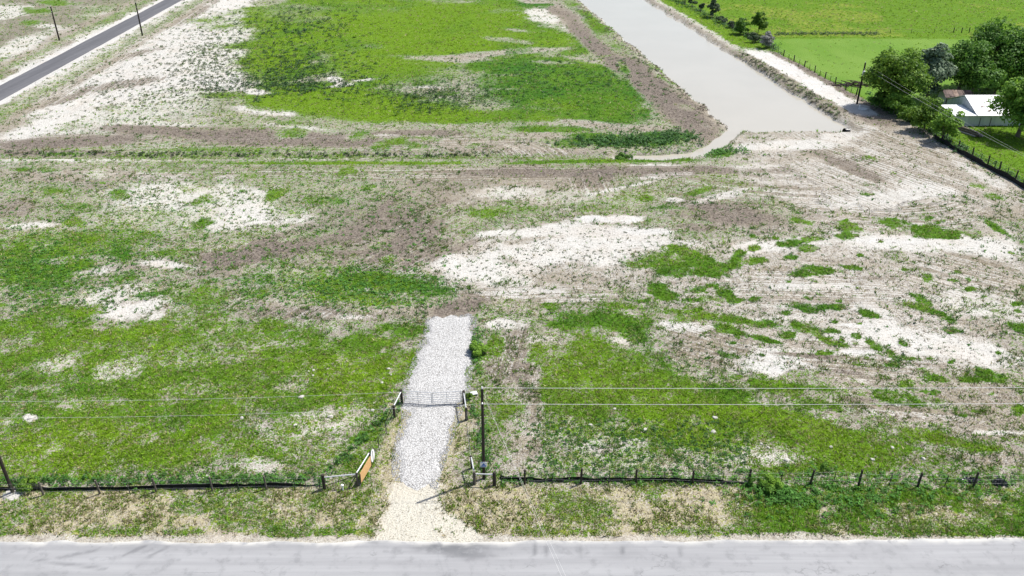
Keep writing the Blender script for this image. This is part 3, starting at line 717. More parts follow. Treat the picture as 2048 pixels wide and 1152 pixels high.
def build_drive():
    Ys = np.arange(43.6, 68.6, .2); u = np.linspace(0, 1, 30)
    l, r = drive_edges(Ys)
    l = l + (fbm(Ys, Ys * 0, 1.3, 4, 81) - .5) * 1.5; r = r + (fbm(Ys, Ys * 0 + 7, 1.3, 4, 82) - .5) * 1.5
    e = np.minimum((Ys - Ys[0]) / 1.2, 1); l = l + (1 - e) * .3 - .22; r = r - (1 - e) * .3 + .22
    X = l[:, None] + (r - l)[:, None] * u[None, :]; Y = np.repeat(Ys[:, None], len(u), 1) + (fbm(X, X * 0 + 3, 1.0, 3, 83) - .5) * 1.8
    prof = np.minimum(np.minimum(u, 1 - u) * 6, 1)
    Z = -.04 + .10 * prof[None, :] * np.minimum(np.minimum((Ys - Ys[0]) / .5, (Ys[-1] - Ys) / .5), 1)[:, None] + (fbm(X, Y, .8, 2, 84) - .5) * .03
    struct(grid_sheet('gravel_driveway', X, Y, Z, M['gravel']))
build_drive()

# ------------------------------------------------------------------ grass, stubble, weeds, gravel (countless: one object each)
RS = np.random.RandomState(11)
def in_water(X, Y): return height(X, Y) < WATER_Z + .08
def on_paved(X, Y):
    l, r = drive_edges(Y)
    return (Y < 39.0) | ((X > froad_l(Y) - .4) & (X < froad_r(Y) + .4) & (Y > 60)) | ((Y < 68.8) & (X > l - .1) & (X < r + .1))

def blades(X, Y, Z, hgt, wid, nb, lean, tint):
    n = len(X)
    az = RS.uniform(0, 2 * np.pi, (n, nb)); off = RS.uniform(0, .9, (n, nb)) * wid[:, None]
    h = hgt[:, None] * RS.uniform(.55, 1.15, (n, nb)); ln = h * RS.uniform(.15, lean, (n, nb))
    bw = wid[:, None] * RS.uniform(.22, .5, (n, nb))
    bx = X[:, None] + np.cos(az) * off; by = Y[:, None] + np.sin(az) * off
    fa = az + RS.uniform(-1.2, 1.2, (n, nb)) + np.pi / 2
    wx = np.cos(fa) * bw; wy = np.sin(fa) * bw
    V = np.empty((n, nb, 3, 3), np.float32)
    zz = Z[:, None] - .03 + 0 * h
    V[:, :, 0] = np.stack([bx - wx, by - wy, zz], -1); V[:, :, 1] = np.stack([bx + wx, by + wy, zz], -1)
    V[:, :, 2] = np.stack([bx + np.cos(az) * ln, by + np.sin(az) * ln, zz + h], -1)
    c = tint[:, None, :] * RS.uniform(.5, 1.4, (n, nb, 1)) * RS.uniform(.62, 1.25, (n, 1, 1))
    return V.reshape(-1, 3), c.reshape(-1, 3)

def lerp(a, b, t): return np.array(a)[None] * (1 - t[:, None]) + np.array(b)[None] * t[:, None]

def scatter():
    N = 620000
    px = RS.uniform(-90, 2138, N); py = RS.uniform(-40, 1110, N)
    u = (px - 1024) / FPX; v = (py - 576) / FPX
    t = CAM_H / (SP + v * CP); X = u * t; Y = (CP - v * SP) * t
    ok = ~on_paved(X, Y); X, Y, t = X[ok], Y[ok], t[ok]
    ok = ~in_water(X, Y); X, Y, t = X[ok], Y[ok], t[ok]
    C = cover(X, Y); Z = height(X, Y)
    r = RS.rand(len(X)); cl = fbm(X, Y, 1.3, 3, 55) ; cl2 = fbm(X, Y, 6, 2, 56)
    pg = np.clip(C[:, 0] + (cl - .5) * 1.3, 0, 1)
    pg = np.where(C[:, 0] < .15, np.clip(C[:, 0] * .7, 0, .07), pg) * .62
    pg = np.where(C[:, 0] > 1.25, pg * .04, np.where(C[:, 0] > 1.05, pg * .55, pg))
    pb = np.clip(C[:, 1] + (cl - .5) * .6, 0, 1) * .26
    isg = r < pg; isb = (~isg) & (RS.rand(len(X)) < pb)
    dist = t / 90.0
    # green
    k = np.clip(C[isg, 3] + (cl2[isg] - .5) * .6 + RS.normal(0, .16, isg.sum()), 0, 1)
    tint = lerp((.060, .200, .024), (.232, .378, .016), k)
    dry = (RS.rand(isg.sum()) < .12 + .30 * C[isg, 4]); tint[dry] = lerp((.28, .25, .09), (.44, .41, .22), RS.rand(dry.sum()))
    lone = C[isg, 0] < .3
    tint[lone] *= .72
    hg = RS.uniform(.07, .21, isg.sum()) * (.75 + .45 * dist[isg]) * np.where(lone, 1.25, 1.0); wd = RS.uniform(.06, .15, isg.sum()) * (.6 + .75 * dist[isg])
    hg = np.where(C[isg, 3] < .5, hg * 1.15, hg)
    V, c = blades(X[isg], Y[isg], Z[isg], hg, wd, 5, 1.7, tint)
    stuff(soup_obj('grass', V, 3, M['blades'], c), 'short green grass growing in patches over the sandy field', 'grass')
    print('grass tris', len(c))
    # dead
    s = C[isb, 4]
    tint = lerp((.12, .095, .08), (.36, .30, .255), RS.rand(isb.sum())); st = lerp((.26, .21, .10), (.50, .44, .26), RS.rand(isb.sum()))
    tint = tint * (1 - s[:, None]) + st * s[:, None]
    V, c = blades(X[isb], Y[isb], Z[isb], RS.uniform(.05, .16, isb.sum()) * (.75 + .45 * dist[isb]), RS.uniform(.06, .14, isb.sum()) * (.6 + .7 * dist[isb]), 4, 1.6, tint)
    stuff(soup_obj('dead_stubble', V, 3, M['blades'], c), 'dry brown stubble lying over the bare soil', 'stubble')
    print('stubble tris', len(c))
scatter()

def leafy(X, Y, Z, R, Hh, nl, tint):
    """low weed plants: nl leaf quads each in a dome"""
    n = len(X)
    az = RS.uniform(0, 2 * np.pi, (n, nl)); el = np.arcsin(RS.uniform(.05, 1, (n, nl))); rr = RS.uniform(.5, 1, (n, nl))
    cx = X[:, None] + np.cos(az) * np.cos(el) * rr * R[:, None]; cy = Y[:, None] + np.sin(az) * np.cos(el) * rr * R[:, None]
    cz = Z[:, None] + np.sin(el) * rr * Hh[:, None]
    a = RS.uniform(0, 2 * np.pi, (n, nl)); s = R[:, None] * RS.uniform(.22, .45, (n, nl)); til = RS.uniform(-.7, .7, (n, nl)); til2 = RS.uniform(-.7, .7, (n, nl))
    ux, uy, uz = np.cos(a) * s, np.sin(a) * s, til * s
    vx, vy, vz = -np.sin(a) * s * .6, np.cos(a) * s * .6, til2 * s * .6
    V = np.empty((n, nl, 4, 3), np.float32)
    for i, (p, q) in enumerate(((-1, 0), (0, -1), (1, 0), (0, 1))):
        V[:, :, i] = np.stack([cx + p * ux + q * vx, cy + p * uy + q * vy, cz + p * uz + q * vz], -1)
    c = tint[:, None, :] * (RS.uniform(.65, 1.3, (n, nl, 1)))
    return V.reshape(-1, 3), c.reshape(-1, 3)

def weeds():
    XS, YS, RR, HH, TT = [], [], [], [], []
    def add(px, py, r0, r1, h0, h1, t0, t1):
        u = (px - 1024) / FPX; v = (py - 576) / FPX; t = CAM_H / (SP + v * CP); X = u * t; Y = (CP - v * SP) * t
        ok = ~on_paved(X, Y) & ~in_water(X, Y); X, Y = X[ok], Y[ok]; n = len(X)
        XS.append(X); YS.append(Y); q = RS.rand(n); RR.append(r0 + (r1 - r0) * q); HH.append((h0 + (h1 - h0) * RS.rand(n))); TT.append(lerp(t0, t1, RS.rand(n)))
    dk, md, br = (.03, .085, .02), (.06, .17, .026), (.09, .24, .03)
    U = RS.uniform; N_ = RS.normal
    # fence-line weeds
    n = 420; x = U(-60, 645, n); add(x, 966 - x * .012 + N_(0, 6, n), .12, .28, .2, .5, dk, br)
    n = 240; x = U(1000, 1440, n); add(x, 958 + N_(0, 7, n), .1, .26, .15, .4, dk, br)
    n = 330; x = U(1440, 2130, n); add(x, 966 + N_(0, 15, n), .12, .28, .2, .42, md, br)
    n = 120; x = U(1500, 1600, n); add(1545 + N_(0, 26, n), 990 + N_(0, 11, n), .16, .34, .25, .6, md, br)
    n = 180; add(1690 + N_(0, 100, n), 1000 + N_(0, 16, n), .12, .3, .2, .4, md, br)
    n = 110; s = U(0, 1, n); add(640 + 165 * s + N_(0, 6, n), 960 - 155 * s + N_(0, 8, n), .12, .3, .2, .5, dk, br)
    n = 110; s = U(0, 1, n); add(985 - 45 * s + N_(0, 9, n), 950 - 150 * s + N_(0, 8, n), .12, .28, .2, .45, dk, br)
    n = 60; add(952 + N_(0, 8, n), 705 + N_(0, 30, n), .12, .3, .2, .4, md, br)
    # broad-leaved weeds in the fields
    n = 1000; add(U(0, 900, n), U(360, 620, n), .14, .34, .1, .24, md, br)
    n = 700; add(U(1050, 1500, n), U(840, 945, n), .1, .24, .1, .22, dk, md)
    n = 380; add(720 + N_(0, 90, n), 572 + N_(0, 22, n), .16, .36, .12, .25, md, br)
    n = 450; add(60 + N_(0, 110, n), 540 + N_(0, 45, n), .16, .36, .12, .25, md, br)
    # dark upright weeds of the far meadow
    n = 500; add(870 + N_(0, 80, n), 195 + N_(0, 16, n), .25, .5, .5, 1.1, dk, (.045, .085, .02))
    n = 650; add(600 + N_(0, 70, n), 140 + N_(0, 26, n), .3, .6, .3, .7, dk, (.05, .10, .03))
    n = 300; add(570 + N_(0, 80, n), 172 + N_(0, 9, n), .3, .6, .3, .7, dk, (.05, .10, .03))
    n = 320; add(600 + N_(0, 70, n), 50 + N_(0, 22, n), .4, .7, .4, .9, dk, (.05, .09, .03))
    n = 900; add(430 + N_(0, 60, n), 110 + N_(0, 45, n), .22, .5, .2, .5, (.06, .09, .04), (.12, .16, .07))
    n = 700; add(320 + N_(0, 120, n), 175 + N_(0, 34, n), .18, .4, .15, .35, (.07, .09, .05), (.14, .17, .09))
    n = 380; add(1250 + N_(0, 60, n), 284 + N_(0, 7, n), .3, .6, .4, .9, dk, md)
    n = 160; add(1345 + N_(0, 26, n), 272 + N_(0, 6, n), .25, .5, .3, .6, dk, md)
    n = 160; add(1435 + N_(0, 30, n), 303 + N_(0, 5, n), .25, .5, .3, .6, md, br)
    n = 210; add(U(0, 1000, n), 307 + N_(0, 2.0, n), .2, .42, .25, .5, dk, (.06, .08, .03))
    n = 420; add(1120 + N_(0, 110, n), 150 + N_(0, 30, n), .3, .55, .2, .5, dk, md)
    n = 500; s = U(0, 1, n); add(1340 + 215 * s + N_(0, 4, n), -2 + 100 * s + N_(0, 4, n), .25, .55, .4, .9, dk, md)
    n = 260; add(U(1550, 1760, n), 68 + N_(0, 1.6, n), .25, .5, .3, .6, dk, (.09, .13, .04))
    n = 260; s = U(0, 1, n); add(1480 + 200 * s + N_(0, 6, n), 108 + 125 * s + N_(0, 4, n), .2, .45, .2, .4, (.05, .06, .03), (.10, .12, .06))
    n = 520; s = U(0, 1, n); add(1150 + 320 * s + N_(0, 9, n), 5 + 255 * s + N_(0, 8, n), .18, .4, .15, .35, (.09, .07, .05), (.16, .13, .10))
    n = 240; s = U(0, 1, n); add(1730 + 200 * s + N_(0, 6, n), 190 + 115 * s + N_(0, 5, n), .25, .6, .3, .8, dk, md)
    n = 150; s = U(0, 1, n); add(1890 + 160 * s + N_(0, 4, n), 278 + 88 * s + N_(0, 3, n), .15, .35, .2, .5, dk, br)
    # lone plants standing on the bare sand
    n = 420; add(1130 + N_(0, 150, n), 515 + N_(0, 34, n), .08, .2, .06, .16, (.05, .06, .03), (.08, .12, .04))
    n = 200; add(U(1400, 2050, n), U(440, 760, n), .08, .24, .06, .2, (.04, .06, .03), md)
    X = np.concatenate(XS); Y = np.concatenate(YS); Z = height(X, Y)
    V, c = leafy(X, Y, Z, np.concatenate(RR), np.concatenate(HH), 12, np.concatenate(TT))
    stuff(soup_obj('weeds', V, 4, M['weed'], c), 'dark leafy weeds dotted along fences, ditch and meadow', 'weeds')
    print('weed tris', len(c) * 2)
weeds()

def gravel():
    n = 13000
    Y = RS.uniform(42.6, 68.9, n); l, r = drive_edges(Y)
    X = l + (r - l) * (RS.rand(n) * 1.16 - .08)
    ok = (Y > 44.0 + (fbm(X, Y, 1.1, 3, 85) - .5) * 3.4) & (Y < 68.2 + (fbm(X, Y, 1.1, 3, 86) - .5) * 2.0)
    X, Y = X[ok], Y[ok]; n = len(X)
    Z = .03 + 0 * X
    s = RS.uniform(.025, .075, n); h = s * RS.uniform(.6, 1.1, n)
    a = RS.uniform(0, 6.28, n)
    tri = []
    P = [np.stack([X + np.cos(a + k * 1.571) * s * RS.uniform(.7, 1.2, n), Y + np.sin(a + k * 1.571) * s * RS.uniform(.7, 1.2, n), Z - .01], -1) for k in range(4)]
    top = np.stack([X + RS.uniform(-.3, .3, n) * s, Y + RS.uniform(-.3, .3, n) * s, Z + h], -1)
    V = np.empty((n, 4, 3, 3), np.float32)
    for k in range(4): V[:, k, 0] = P[k]; V[:, k, 1] = P[(k + 1) % 4]; V[:, k, 2] = top
    c = np.repeat((RS.uniform(.3, .55, n)[:, None] * np.array([1, .99, .97]))[:, None], 4, 1)
    t = NT('gravel_stones'); at = t.n('ShaderNodeAttribute', attribute_name='tint'); m = t.done(t.bsdf(at.outputs['Color'], .9, .15))
    stuff(soup_obj('gravel_stones', V.reshape(-1, 3), 3, m, c.reshape(-1, 3)), 'loose white gravel stones strewn over the driveway', 'gravel')
gravel()

# ------------------------------------------------------------------ trees and shrubs
def foliage(rnd, blobs, nleaf, size, squash=.55):
    """leaf quads spread over the skins of leaf clumps"""
    tot = sum(b[3] ** 2 for b in blobs)
    out = []
    for (x, y, z, r) in blobs:
        n = max(8, int(1.35 * nleaf * r * r / tot))
        d = rnd.normal(0, 1, (n, 3)); d /= np.linalg.norm(d, axis=1)[:, None]
        d[:, 2] = np.where(d[:, 2] < -.35, -d[:, 2], d[:, 2])
        rad = r * (1 - .45 * rnd.rand(n) ** 2) * (1 + .25 * (rnd.rand(n) - .5))
        c = np.array([x, y, z]) + d * rad[:, None] * np.array([1, 1, .8])
        nm = d + rnd.normal(0, squash, (n, 3)); nm[:, 2] += .35; nm /= np.linalg.norm(nm, axis=1)[:, None]
        a = np.cross(nm, rnd.normal(0, 1, (n, 3))); a /= np.linalg.norm(a, axis=1)[:, None] + 1e-6
        b = np.cross(nm, a); s = size * rnd.uniform(.6, 1.35, n)[:, None]
        q = np.stack([c - a * s, c - b * s * .6, c + a * s, c + b * s * .6], 1)
        out.append(q.reshape(-1, 3))
    return np.concatenate(out)

def tree(name, base, H, W, leafmat, label, cat, seed, nblob=34, nleaf=5200, lsize=.22, low=.16, group=None, D=None, trunk='bark', trad=None, stems=1):
    rnd = np.random.RandomState(seed)
    base = Vector(base)
    root = thing(name, base, label, cat, group)
    D = D or W
    blobs = []
    for i in range(nblob):
        d = rnd.normal(0, 1, 3); d /= np.linalg.norm(d)
        k = (.25 + .62 * rnd.rand() ** .7)
        zc = H * (low + 1) / 2; hz_ = H * (1 - low) / 2
        z = zc + d[2] * hz_ * k * .95
        taper = 1.0 - .25 * max(0, (z - zc) / hz_)
        blobs.append((d[0] * W / 2 * k * taper, d[1] * D / 2 * k * taper, z, W * rnd.uniform(.13, .22) * (.85 if z > zc else 1)))
    blobs = [(x, y, max(z, r * .8 + .1), r) for x, y, z, r in blobs]
    soup_obj('crown', foliage(rnd, blobs, nleaf, lsize), 4, M[leafmat], parent=root)
    mb = MB(); tr = trad or (.025 * H + .03)
    for s in range(stems):
        ox, oy = (0, 0) if stems == 1 else rnd.uniform(-.12, .12, 2) * W
        mb.tube([(ox, oy, -.15), (ox * 1.1 + .02 * H, oy, H * .2), (ox * 1.3, oy * 1.3 + .02 * H, H * .45), (ox * 1.5, oy * 1.5, H * .72)], [tr * 1.25, tr, tr * .75, tr * .3], 7)
    for i in rnd.permutation(nblob)[:min(9, nblob // 2)]:
        x, y, z, r = blobs[i]
        z0 = min(H * .3 + .25 * H * rnd.rand(), z * .8)
        mb.tube([(0, 0, z0), (x * .45, y * .45, z0 + (z - z0) * .6), (x * .9, y * .9, z)], [tr * .5, tr * .3, tr * .1], 5)
    mb.build('trunk', trunk, root)
    return root

tree('broadleaf_tree', GH(1780, 216), 11.2, 10.6, 'leaf_a', 'broad round yellow-green tree beside the transformer pole', 'tree', 1, 60, 9600, .23, .06)
tree('silvery_tree', GH(1853, 199), 10.6, 6.8, 'leaf_b', 'narrow silvery dark tree squeezed between the round tree and the big grove', 'tree', 43, 64, 6800, .27, .06)
tree('grove_tree', GH(1914, 187), 10.6, 11.5, 'leaf_c', 'dark green grove tree with a notched top behind the rusty-roofed shed', 'tree', 3, 56, 8600, .25, .10, 'grove trees behind the farm sheds')
tree('grove_tree', GH(1974, 178), 12.6, 14.0, 'leaf_c', 'tallest wide grove tree behind the white-roofed shed', 'tree', 4, 64, 9800, .26, .10, 'grove trees behind the farm sheds')
tree('grove_tree', GH(1988, 191), 7.4, 9.5, 'leaf_a', 'lower bright green tree in front of the grove, over the white roof', 'tree', 5, 36, 5200, .24, .06, 'grove trees behind the farm sheds')
tree('grove_tree', GH(2052, 184), 12.4, 13.5, 'leaf_c', 'grove tree at the far end of the grove from the canal', 'tree', 6, 54, 8600, .25, .10, 'grove trees behind the farm sheds')
tree('grove_tree', GH(1940, 200), 7.6, 8.5, 'leaf_c', 'shady grove tree filling the space between the rusty roof and the white roof', 'tree', 47, 34, 5200, .24, .25, 'grove trees behind the farm sheds')
tree('yard_tree', GH(2034, 274), 11.0, 10.4, 'leaf_d', 'bright leafy tree in the yard overhanging the end of the white-roofed shed', 'tree', 7, 56, 9000, .23, .05)
tree('leafy_shrub', GH(1795, 230), 4.2, 5.4, 'leaf_d', 'bright green shrub on the yard fence under the round tree', 'shrub', 8, 22, 2800, .17, .02, stems=3, trad=.05)
tree('leafy_shrub', GH(1846, 264), 6.0, 6.0, 'leaf_a', 'tall green shrub on the yard fence in front of the annex roof', 'shrub', 9, 30, 3900, .18, .02, stems=3, trad=.06)
tree('leafy_shrub', GH(1884, 284), 6.2, 5.6, 'leaf_d', 'feathery light green shrub on the yard fence beside the log pile', 'shrub', 10, 24, 3000, .18, .03, stems=3, trad=.06)
tree('leafy_shrub', GH(1760, 214), 2.6, 4.6, 'leaf_c', 'low dark shrub at the foot of the transformer pole', 'shrub', 11, 16, 1700, .17, .02, stems=3, trad=.04)
tree('leafy_shrub', GH(1820, 244), 3.2, 4.4, 'leaf_a', 'small shrub filling the gap in the yard fence hedge', 'shrub', 12, 14, 1500, .17, .02, stems=2, trad=.04)
tree('hedge_tree', GH(1425, 35), 5.4, 3.8, 'leaf_f', 'narrow dusty dark tree on the canal fence, alone above the pale bank', 'tree', 13, 20, 2300, .2, .03, trad=.08)
tree('hedge_tree', GH(1481, 68), 4.4, 5.0, 'leaf_c', 'round dark bush on the canal fence beside the leafy young tree', 'bush', 14, 22, 2800, .19, .02, trad=.07)
tree('hedge_tree', GH(1515, 69), 6.0, 4.9, 'leaf_a', 'leafy young tree on the canal fence next to the round dark bush', 'tree', 15, 24, 2800, .2, .1, trad=.08)
tree('hedge_bush', GH(1533, 95), 4.0, 4.2, 'leaf_e', 'pale grey twiggy bush where the canal fence meets the haul track', 'bush', 16, 16, 2000, .16, .03, stems=3, trad=.05)
tree('hedge_bush', GH(1508, 84), 2.4, 3.4, 'leaf_f', 'low dusty bush between the leafy young tree and the grey twiggy bush', 'bush', 17, 10, 1100, .18, .02, stems=2, trad=.04)
for i, (x, y, h, w) in enumerate([(1366, 3, 2.2, 3.6), (1386, 13, 3.0, 3.4), (1402, 21, 2.4, 2.8), (1446, 45, 2.0, 3.2), (1462, 56, 1.8, 2.8)]):
    tree('hedge_bush', GH(x, y), h, w, 'leaf_f', 'low scrubby bush on the canal fence ' + ('in the row beyond the narrow dusty tree' if i < 3 else 'just before the round dark bush'), 'bush', 20 + i, 9, 800, .2, .02, 'scrub bushes along the canal fence', stems=2, trad=.04)
tree('driveway_bush', GH(955, 706), 1.15, 1.9, 'leaf_d', 'bright green bush at the far end of the gravel driveway', 'bush', 30, 14, 1500, .085, .02, stems=3, trad=.02)
tree('driveway_bush', GH(938, 798), .75, .8, 'leaf_a', 'small dark bush behind the right-hand gate post by the white crate', 'bush', 31, 8, 500, .06, .02, stems=2, trad=.012)
tree('fence_bush', GH(1540, 978), 1.0, 2.0, 'leaf_d', 'sprawling bright weed bush in front of the road fence', 'bush', 32, 14, 1400, .08, .02, stems=3, trad=.015)
tree('fence_bush', GH(1500, 968), .9, .9, 'leaf_c', 'dark bush wrapped round a fence post near the sprawling bright bush', 'bush', 33, 9, 600, .07, .02, stems=2, trad=.012)
tree('fence_bush', GH(1651, 944), .9, .9, 'leaf_c', 'upright dark weed standing alone on the lawn behind the road fence', 'bush', 34, 8, 500, .06, .05, stems=3, trad=.012)
tree('fence_bush', GH(62, 975), .7, 1.7, 'leaf_a', 'dark green bush over the silt fabric beside the roadside pole', 'bush', 35, 10, 900, .07, .02, stems=2, trad=.012)
tree('ditch_bush', GH(1245, 313), 1.6, 2.8, 'leaf_c', 'dark bush standing in the ditch below the meadow', 'bush', 36, 10, 900, .15, .02, stems=2, trad=.03)

# ------------------------------------------------------------------ utility poles and lines
def utility_pole(px, py, label, h=8.0, r=.12, group=None, loc=None):
    b = loc or GH(px, py)
    root = thing('utility_pole', b, label, 'utility pole', group)
    MB().tube([(0, 0, -.3), (0, 0, h * .5), (0, 0, h)], [r, r * .9, r * .75], 10).build('shaft', 'creosote_pole', root)
    MB().tube([(0, 0, h - .02), (0, 0, h + .06), (0, 0, h + .1), (0, 0, h + .18)], [.025, .05, .03, .045], 8).build('insulator', 'white_paint', root)
    MB().tube([(.0, -r * .8, h - 1.1), (.0, -r * .8 - .12, h - 1.1)], [.05, .04], 8).build('insulator', 'white_paint', root)
    return root
near_pole = utility_pole(968, 957, 'dark pole with a blue and white plate at the driveway corner brace')
bp = near_pole.location.copy()
MB().box((0, -.16, 1.45), (.46, .02, .46)).build('sign_plate', 'white_paint', near_pole)
sg = MB()                                                   # blue peak and bar on the white plate
sg.slab([(-.17, -.174, 1.36), (.17, -.174, 1.36), (.0, -.174, 1.60)], -.004); sg.box((0, -.173, 1.29), (.36, .006, .07)); sg.box((-.02, -.173, 1.645), (.3, .006, .04))
sg.build('sign_emblem', 'sign_blue', near_pole)
left_pole = utility_pole(27, 988, 'dark pole at the roadside where the silt fabric starts'); lp = left_pole.location.copy()
MB().tube([(0, 0, -.1), (0, 0, .07), (0, 0, .14)], [.95, .6, .05], 14).build('sand_mound', 'pale_rock', left_pole)
p3 = utility_pole(119, 81, 'dark pole standing on the far side of the tarred road', 8.1, .2)
p4 = utility_pole(285, 71, 'dark pole standing between the tarred road and the sandy tract', 8.1, .2)
tp = utility_pole(1714, 207, 'weathered pole carrying a grey transformer beside the round tree', 7.5, .18); tl = tp.location.copy()
MB().tube([(-.05, -.32, 5.2), (-.05, -.32, 5.25), (-.05, -.32, 6.05), (-.05, -.32, 6.12)], [.2, .25, .25, .16], 12).build('transformer', 'grey_can', tp)
right_pole = utility_pole(0, 0, 'dark pole further along the road fence, past the crumpled plastic', loc=Vector((47, 45.0, hz(47, 45.0)))); rp = right_pole.location.copy()
cross_pole = utility_pole(0, 0, 'dark pole across the near road from the driveway', loc=Vector((5.6, 20.0, hz(5.6, 20)))); cp_ = cross_pole.location.copy()
e = G(2150, 362, 7.0)
yard_pole = utility_pole(0, 0, 'dark pole at the near end of the yard service wires', 7.0, loc=Vector((e.x, e.y, hz(e.x, e.y)))); yp = yard_pole.location.copy()

def wire(a, b, sag, label, r=.02, group=None):
    a, b = Vector(a), Vector(b); n = 24
    pts = [a.lerp(b, i / n) - Vector((0, 0, sag * 4 * (i / n) * (1 - i / n))) - a for i in range(n + 1)]
    o = MB().tube(pts, r, 5).build('overhead_wire', 'cable', None)
    o.location = a
    return tag(o, label, 'wire', group)
top, lo = Vector((0, 0, 8.1)), Vector((0, -.22, 6.9))
wire(bp + top, rp + top, .12, 'upper wire running from the driveway pole along the lawn away from the gate', .015)
wire(bp + lo, rp + lo, .12, 'lower wire running from the driveway pole along the lawn away from the gate', .015)
wire(lp + top, bp + top, .3, 'upper wire between the roadside pole and the driveway pole', .0065)
wire(lp + lo, bp + lo, .3, 'lower wire between the roadside pole and the driveway pole', .0065)
wire(bp + lo + Vector((.12, 0, .9)), cp_ + Vector((-.35, 0, 7.3)), .2, 'upper service wire crossing the verge from the driveway pole over the road', .0045, 'service wires crossing the road')
wire(bp + lo + Vector((.16, .0, .5)), cp_ + Vector((.15, 0, 7.1)), .2, 'lower service wire crossing the verge from the driveway pole over the road', .0045, 'service wires crossing the road')
wire(tl + Vector((.14, -.1, 6.6)), yp + Vector((0, 0, 6.9)), .5, 'lower service wire slanting over the yard from the transformer pole', .009, 'yard service wires')
wire(tl + Vector((.14, .1, 7.2)), yp + Vector((0, .6, 6.9)), .3, 'upper service wire slanting over the yard from the transformer pole', .007, 'yard service wires')

# ------------------------------------------------------------------ fences
def post_mesh(name, h, r, mat, n=7, lean=0.0):
    mb = MB().tube([(0, 0, -.25), (lean * .5, 0, h * .5), (lean, 0, h)], [r, r * .97, r * .9], n)
    me = bpy.data.meshes.new(name); me.from_pydata([tuple(v) for v in mb.V], [], mb.F); me.materials.append(M[mat]); return me
def steel_mesh(h):
    mb = MB().box((0, 0, h / 2 - .15), (.055, .012, h + .3)).box((0, .022, h / 2 - .15), (.012, .044, h + .3))
    me = bpy.data.meshes.new('steel_post'); me.from_pydata([tuple(v) for v in mb.V], [], mb.F); me.materials.append(M['steel_post']); return me
PM = dict(wood=post_mesh('timber_post', 1.35, .085, 'dark_timber'), thin=post_mesh('thin_post', 1.05, .035, 'steel_post', 5), grey=post_mesh('grey_post', 1.3, .075, 'weathered_post'),
          far=post_mesh('far_post', 1.4, .12, 'dark_timber', 6), fthin=post_mesh('far_thin_post', 1.15, .06, 'steel_post', 5), steel=steel_mesh(1.25))

def fence(name, posts, label, strands=(.35, .75, 1.1), wr=.004, seed=0):
    """posts: (px, py, kind)"""
    rnd = random.Random(seed)
    P = [(GH(x, y), k) for x, y, k in posts]
    root = thing(name, P[0][0], label, 'fence')
    for p, k in P:
        child('post', PM[k], root, p, (rnd.uniform(-.04, .04), rnd.uniform(-.06, .06), rnd.uniform(0, 3)), (1, 1, rnd.uniform(.93, 1.06)))
    for z in strands:
        MB().tube([p + Vector((0, -.06, z + rnd.uniform(-.03, .03))) - root.location for p, k in P], wr, 4).build('wire_strand', 'wire', root)
    return root

fence('wire_fence', [(-60, 993, 'grey'), (28, 992, 'thin'), (87, 990, 'grey'), (200, 987, 'grey'), (260, 986, 'thin'), (313, 983, 'grey'), (425, 981, 'grey'), (478, 980, 'thin'), (533, 978, 'grey'), (590, 978, 'thin'), (640, 977, 'thin')],
      'wire fence on weathered posts along the road between the roadside pole and the chipboard brace', seed=1)
fence('wire_fence', [(1002, 970, 'thin'), (1049, 968, 'wood'), (1105, 966, 'thin'), (1162, 968, 'wood'), (1217, 967, 'thin'), (1272, 966, 'wood'), (1328, 966, 'thin'), (1385, 968, 'wood'), (1444, 971, 'thin'), (1497, 970, 'wood'), (1560, 969, 'thin'), (1620, 969, 'wood'),
      (1667, 966, 'thin'), (1717, 970, 'wood'), (1778, 970, 'thin'), (1836, 971, 'wood'), (1890, 970, 'thin'), (1947, 972, 'wood'), (2005, 971, 'thin'), (2066, 973, 'wood')],
      'wire fence on dark posts along the road past the pole, overgrown with weeds', seed=2)
cf = []
for i in range(17):
    s = i / 16; cf.append((1546 + 166 * s, 100.5 + 90.5 * s, 'far' if i % 2 == 0 else 'fthin'))
fence('wire_fence', cf, 'dark post and wire fence between the white haul track and the mown pasture', (.4, .8, 1.15), .008, 3)
cf = []
for i in range(14):
    s = i / 13; cf.append((1338 + 204 * s, -6 + 104.5 * s, 'far' if i % 2 == 0 else 'fthin'))
fence('wire_fence', cf, 'post and wire fence running through the scrub bushes along the canal', (.4, .8, 1.15), .008, 4)
yf = []
for i, x in enumerate([1884, 1900, 1916, 1931, 1944, 1960, 1975, 1988, 1998, 2014, 2030, 2046, 2064]):
    yf.append((x, 281 + (x - 1884) * .5425, 'far' if i % 2 == 0 else 'fthin'))
fence('wire_fence', yf, 'dark post and wire fence round the yard, above the black silt fabric', (.4, .8, 1.15), .006, 5)
fence('wire_fence', [(1740, 68, 'fthin'), (1780, 68, 'fthin'), (1822, 67, 'fthin'), (1868, 66, 'fthin'), (1907, 65, 'far'), (1923, 65, 'far'), (1938, 65, 'far'), (1949, 66, 'far'), (1962, 67, 'fthin'), (1990, 68, 'fthin')],
      'short row of dark posts dividing the mown pasture from the rough pasture', (.5, 1.0), .008, 6)

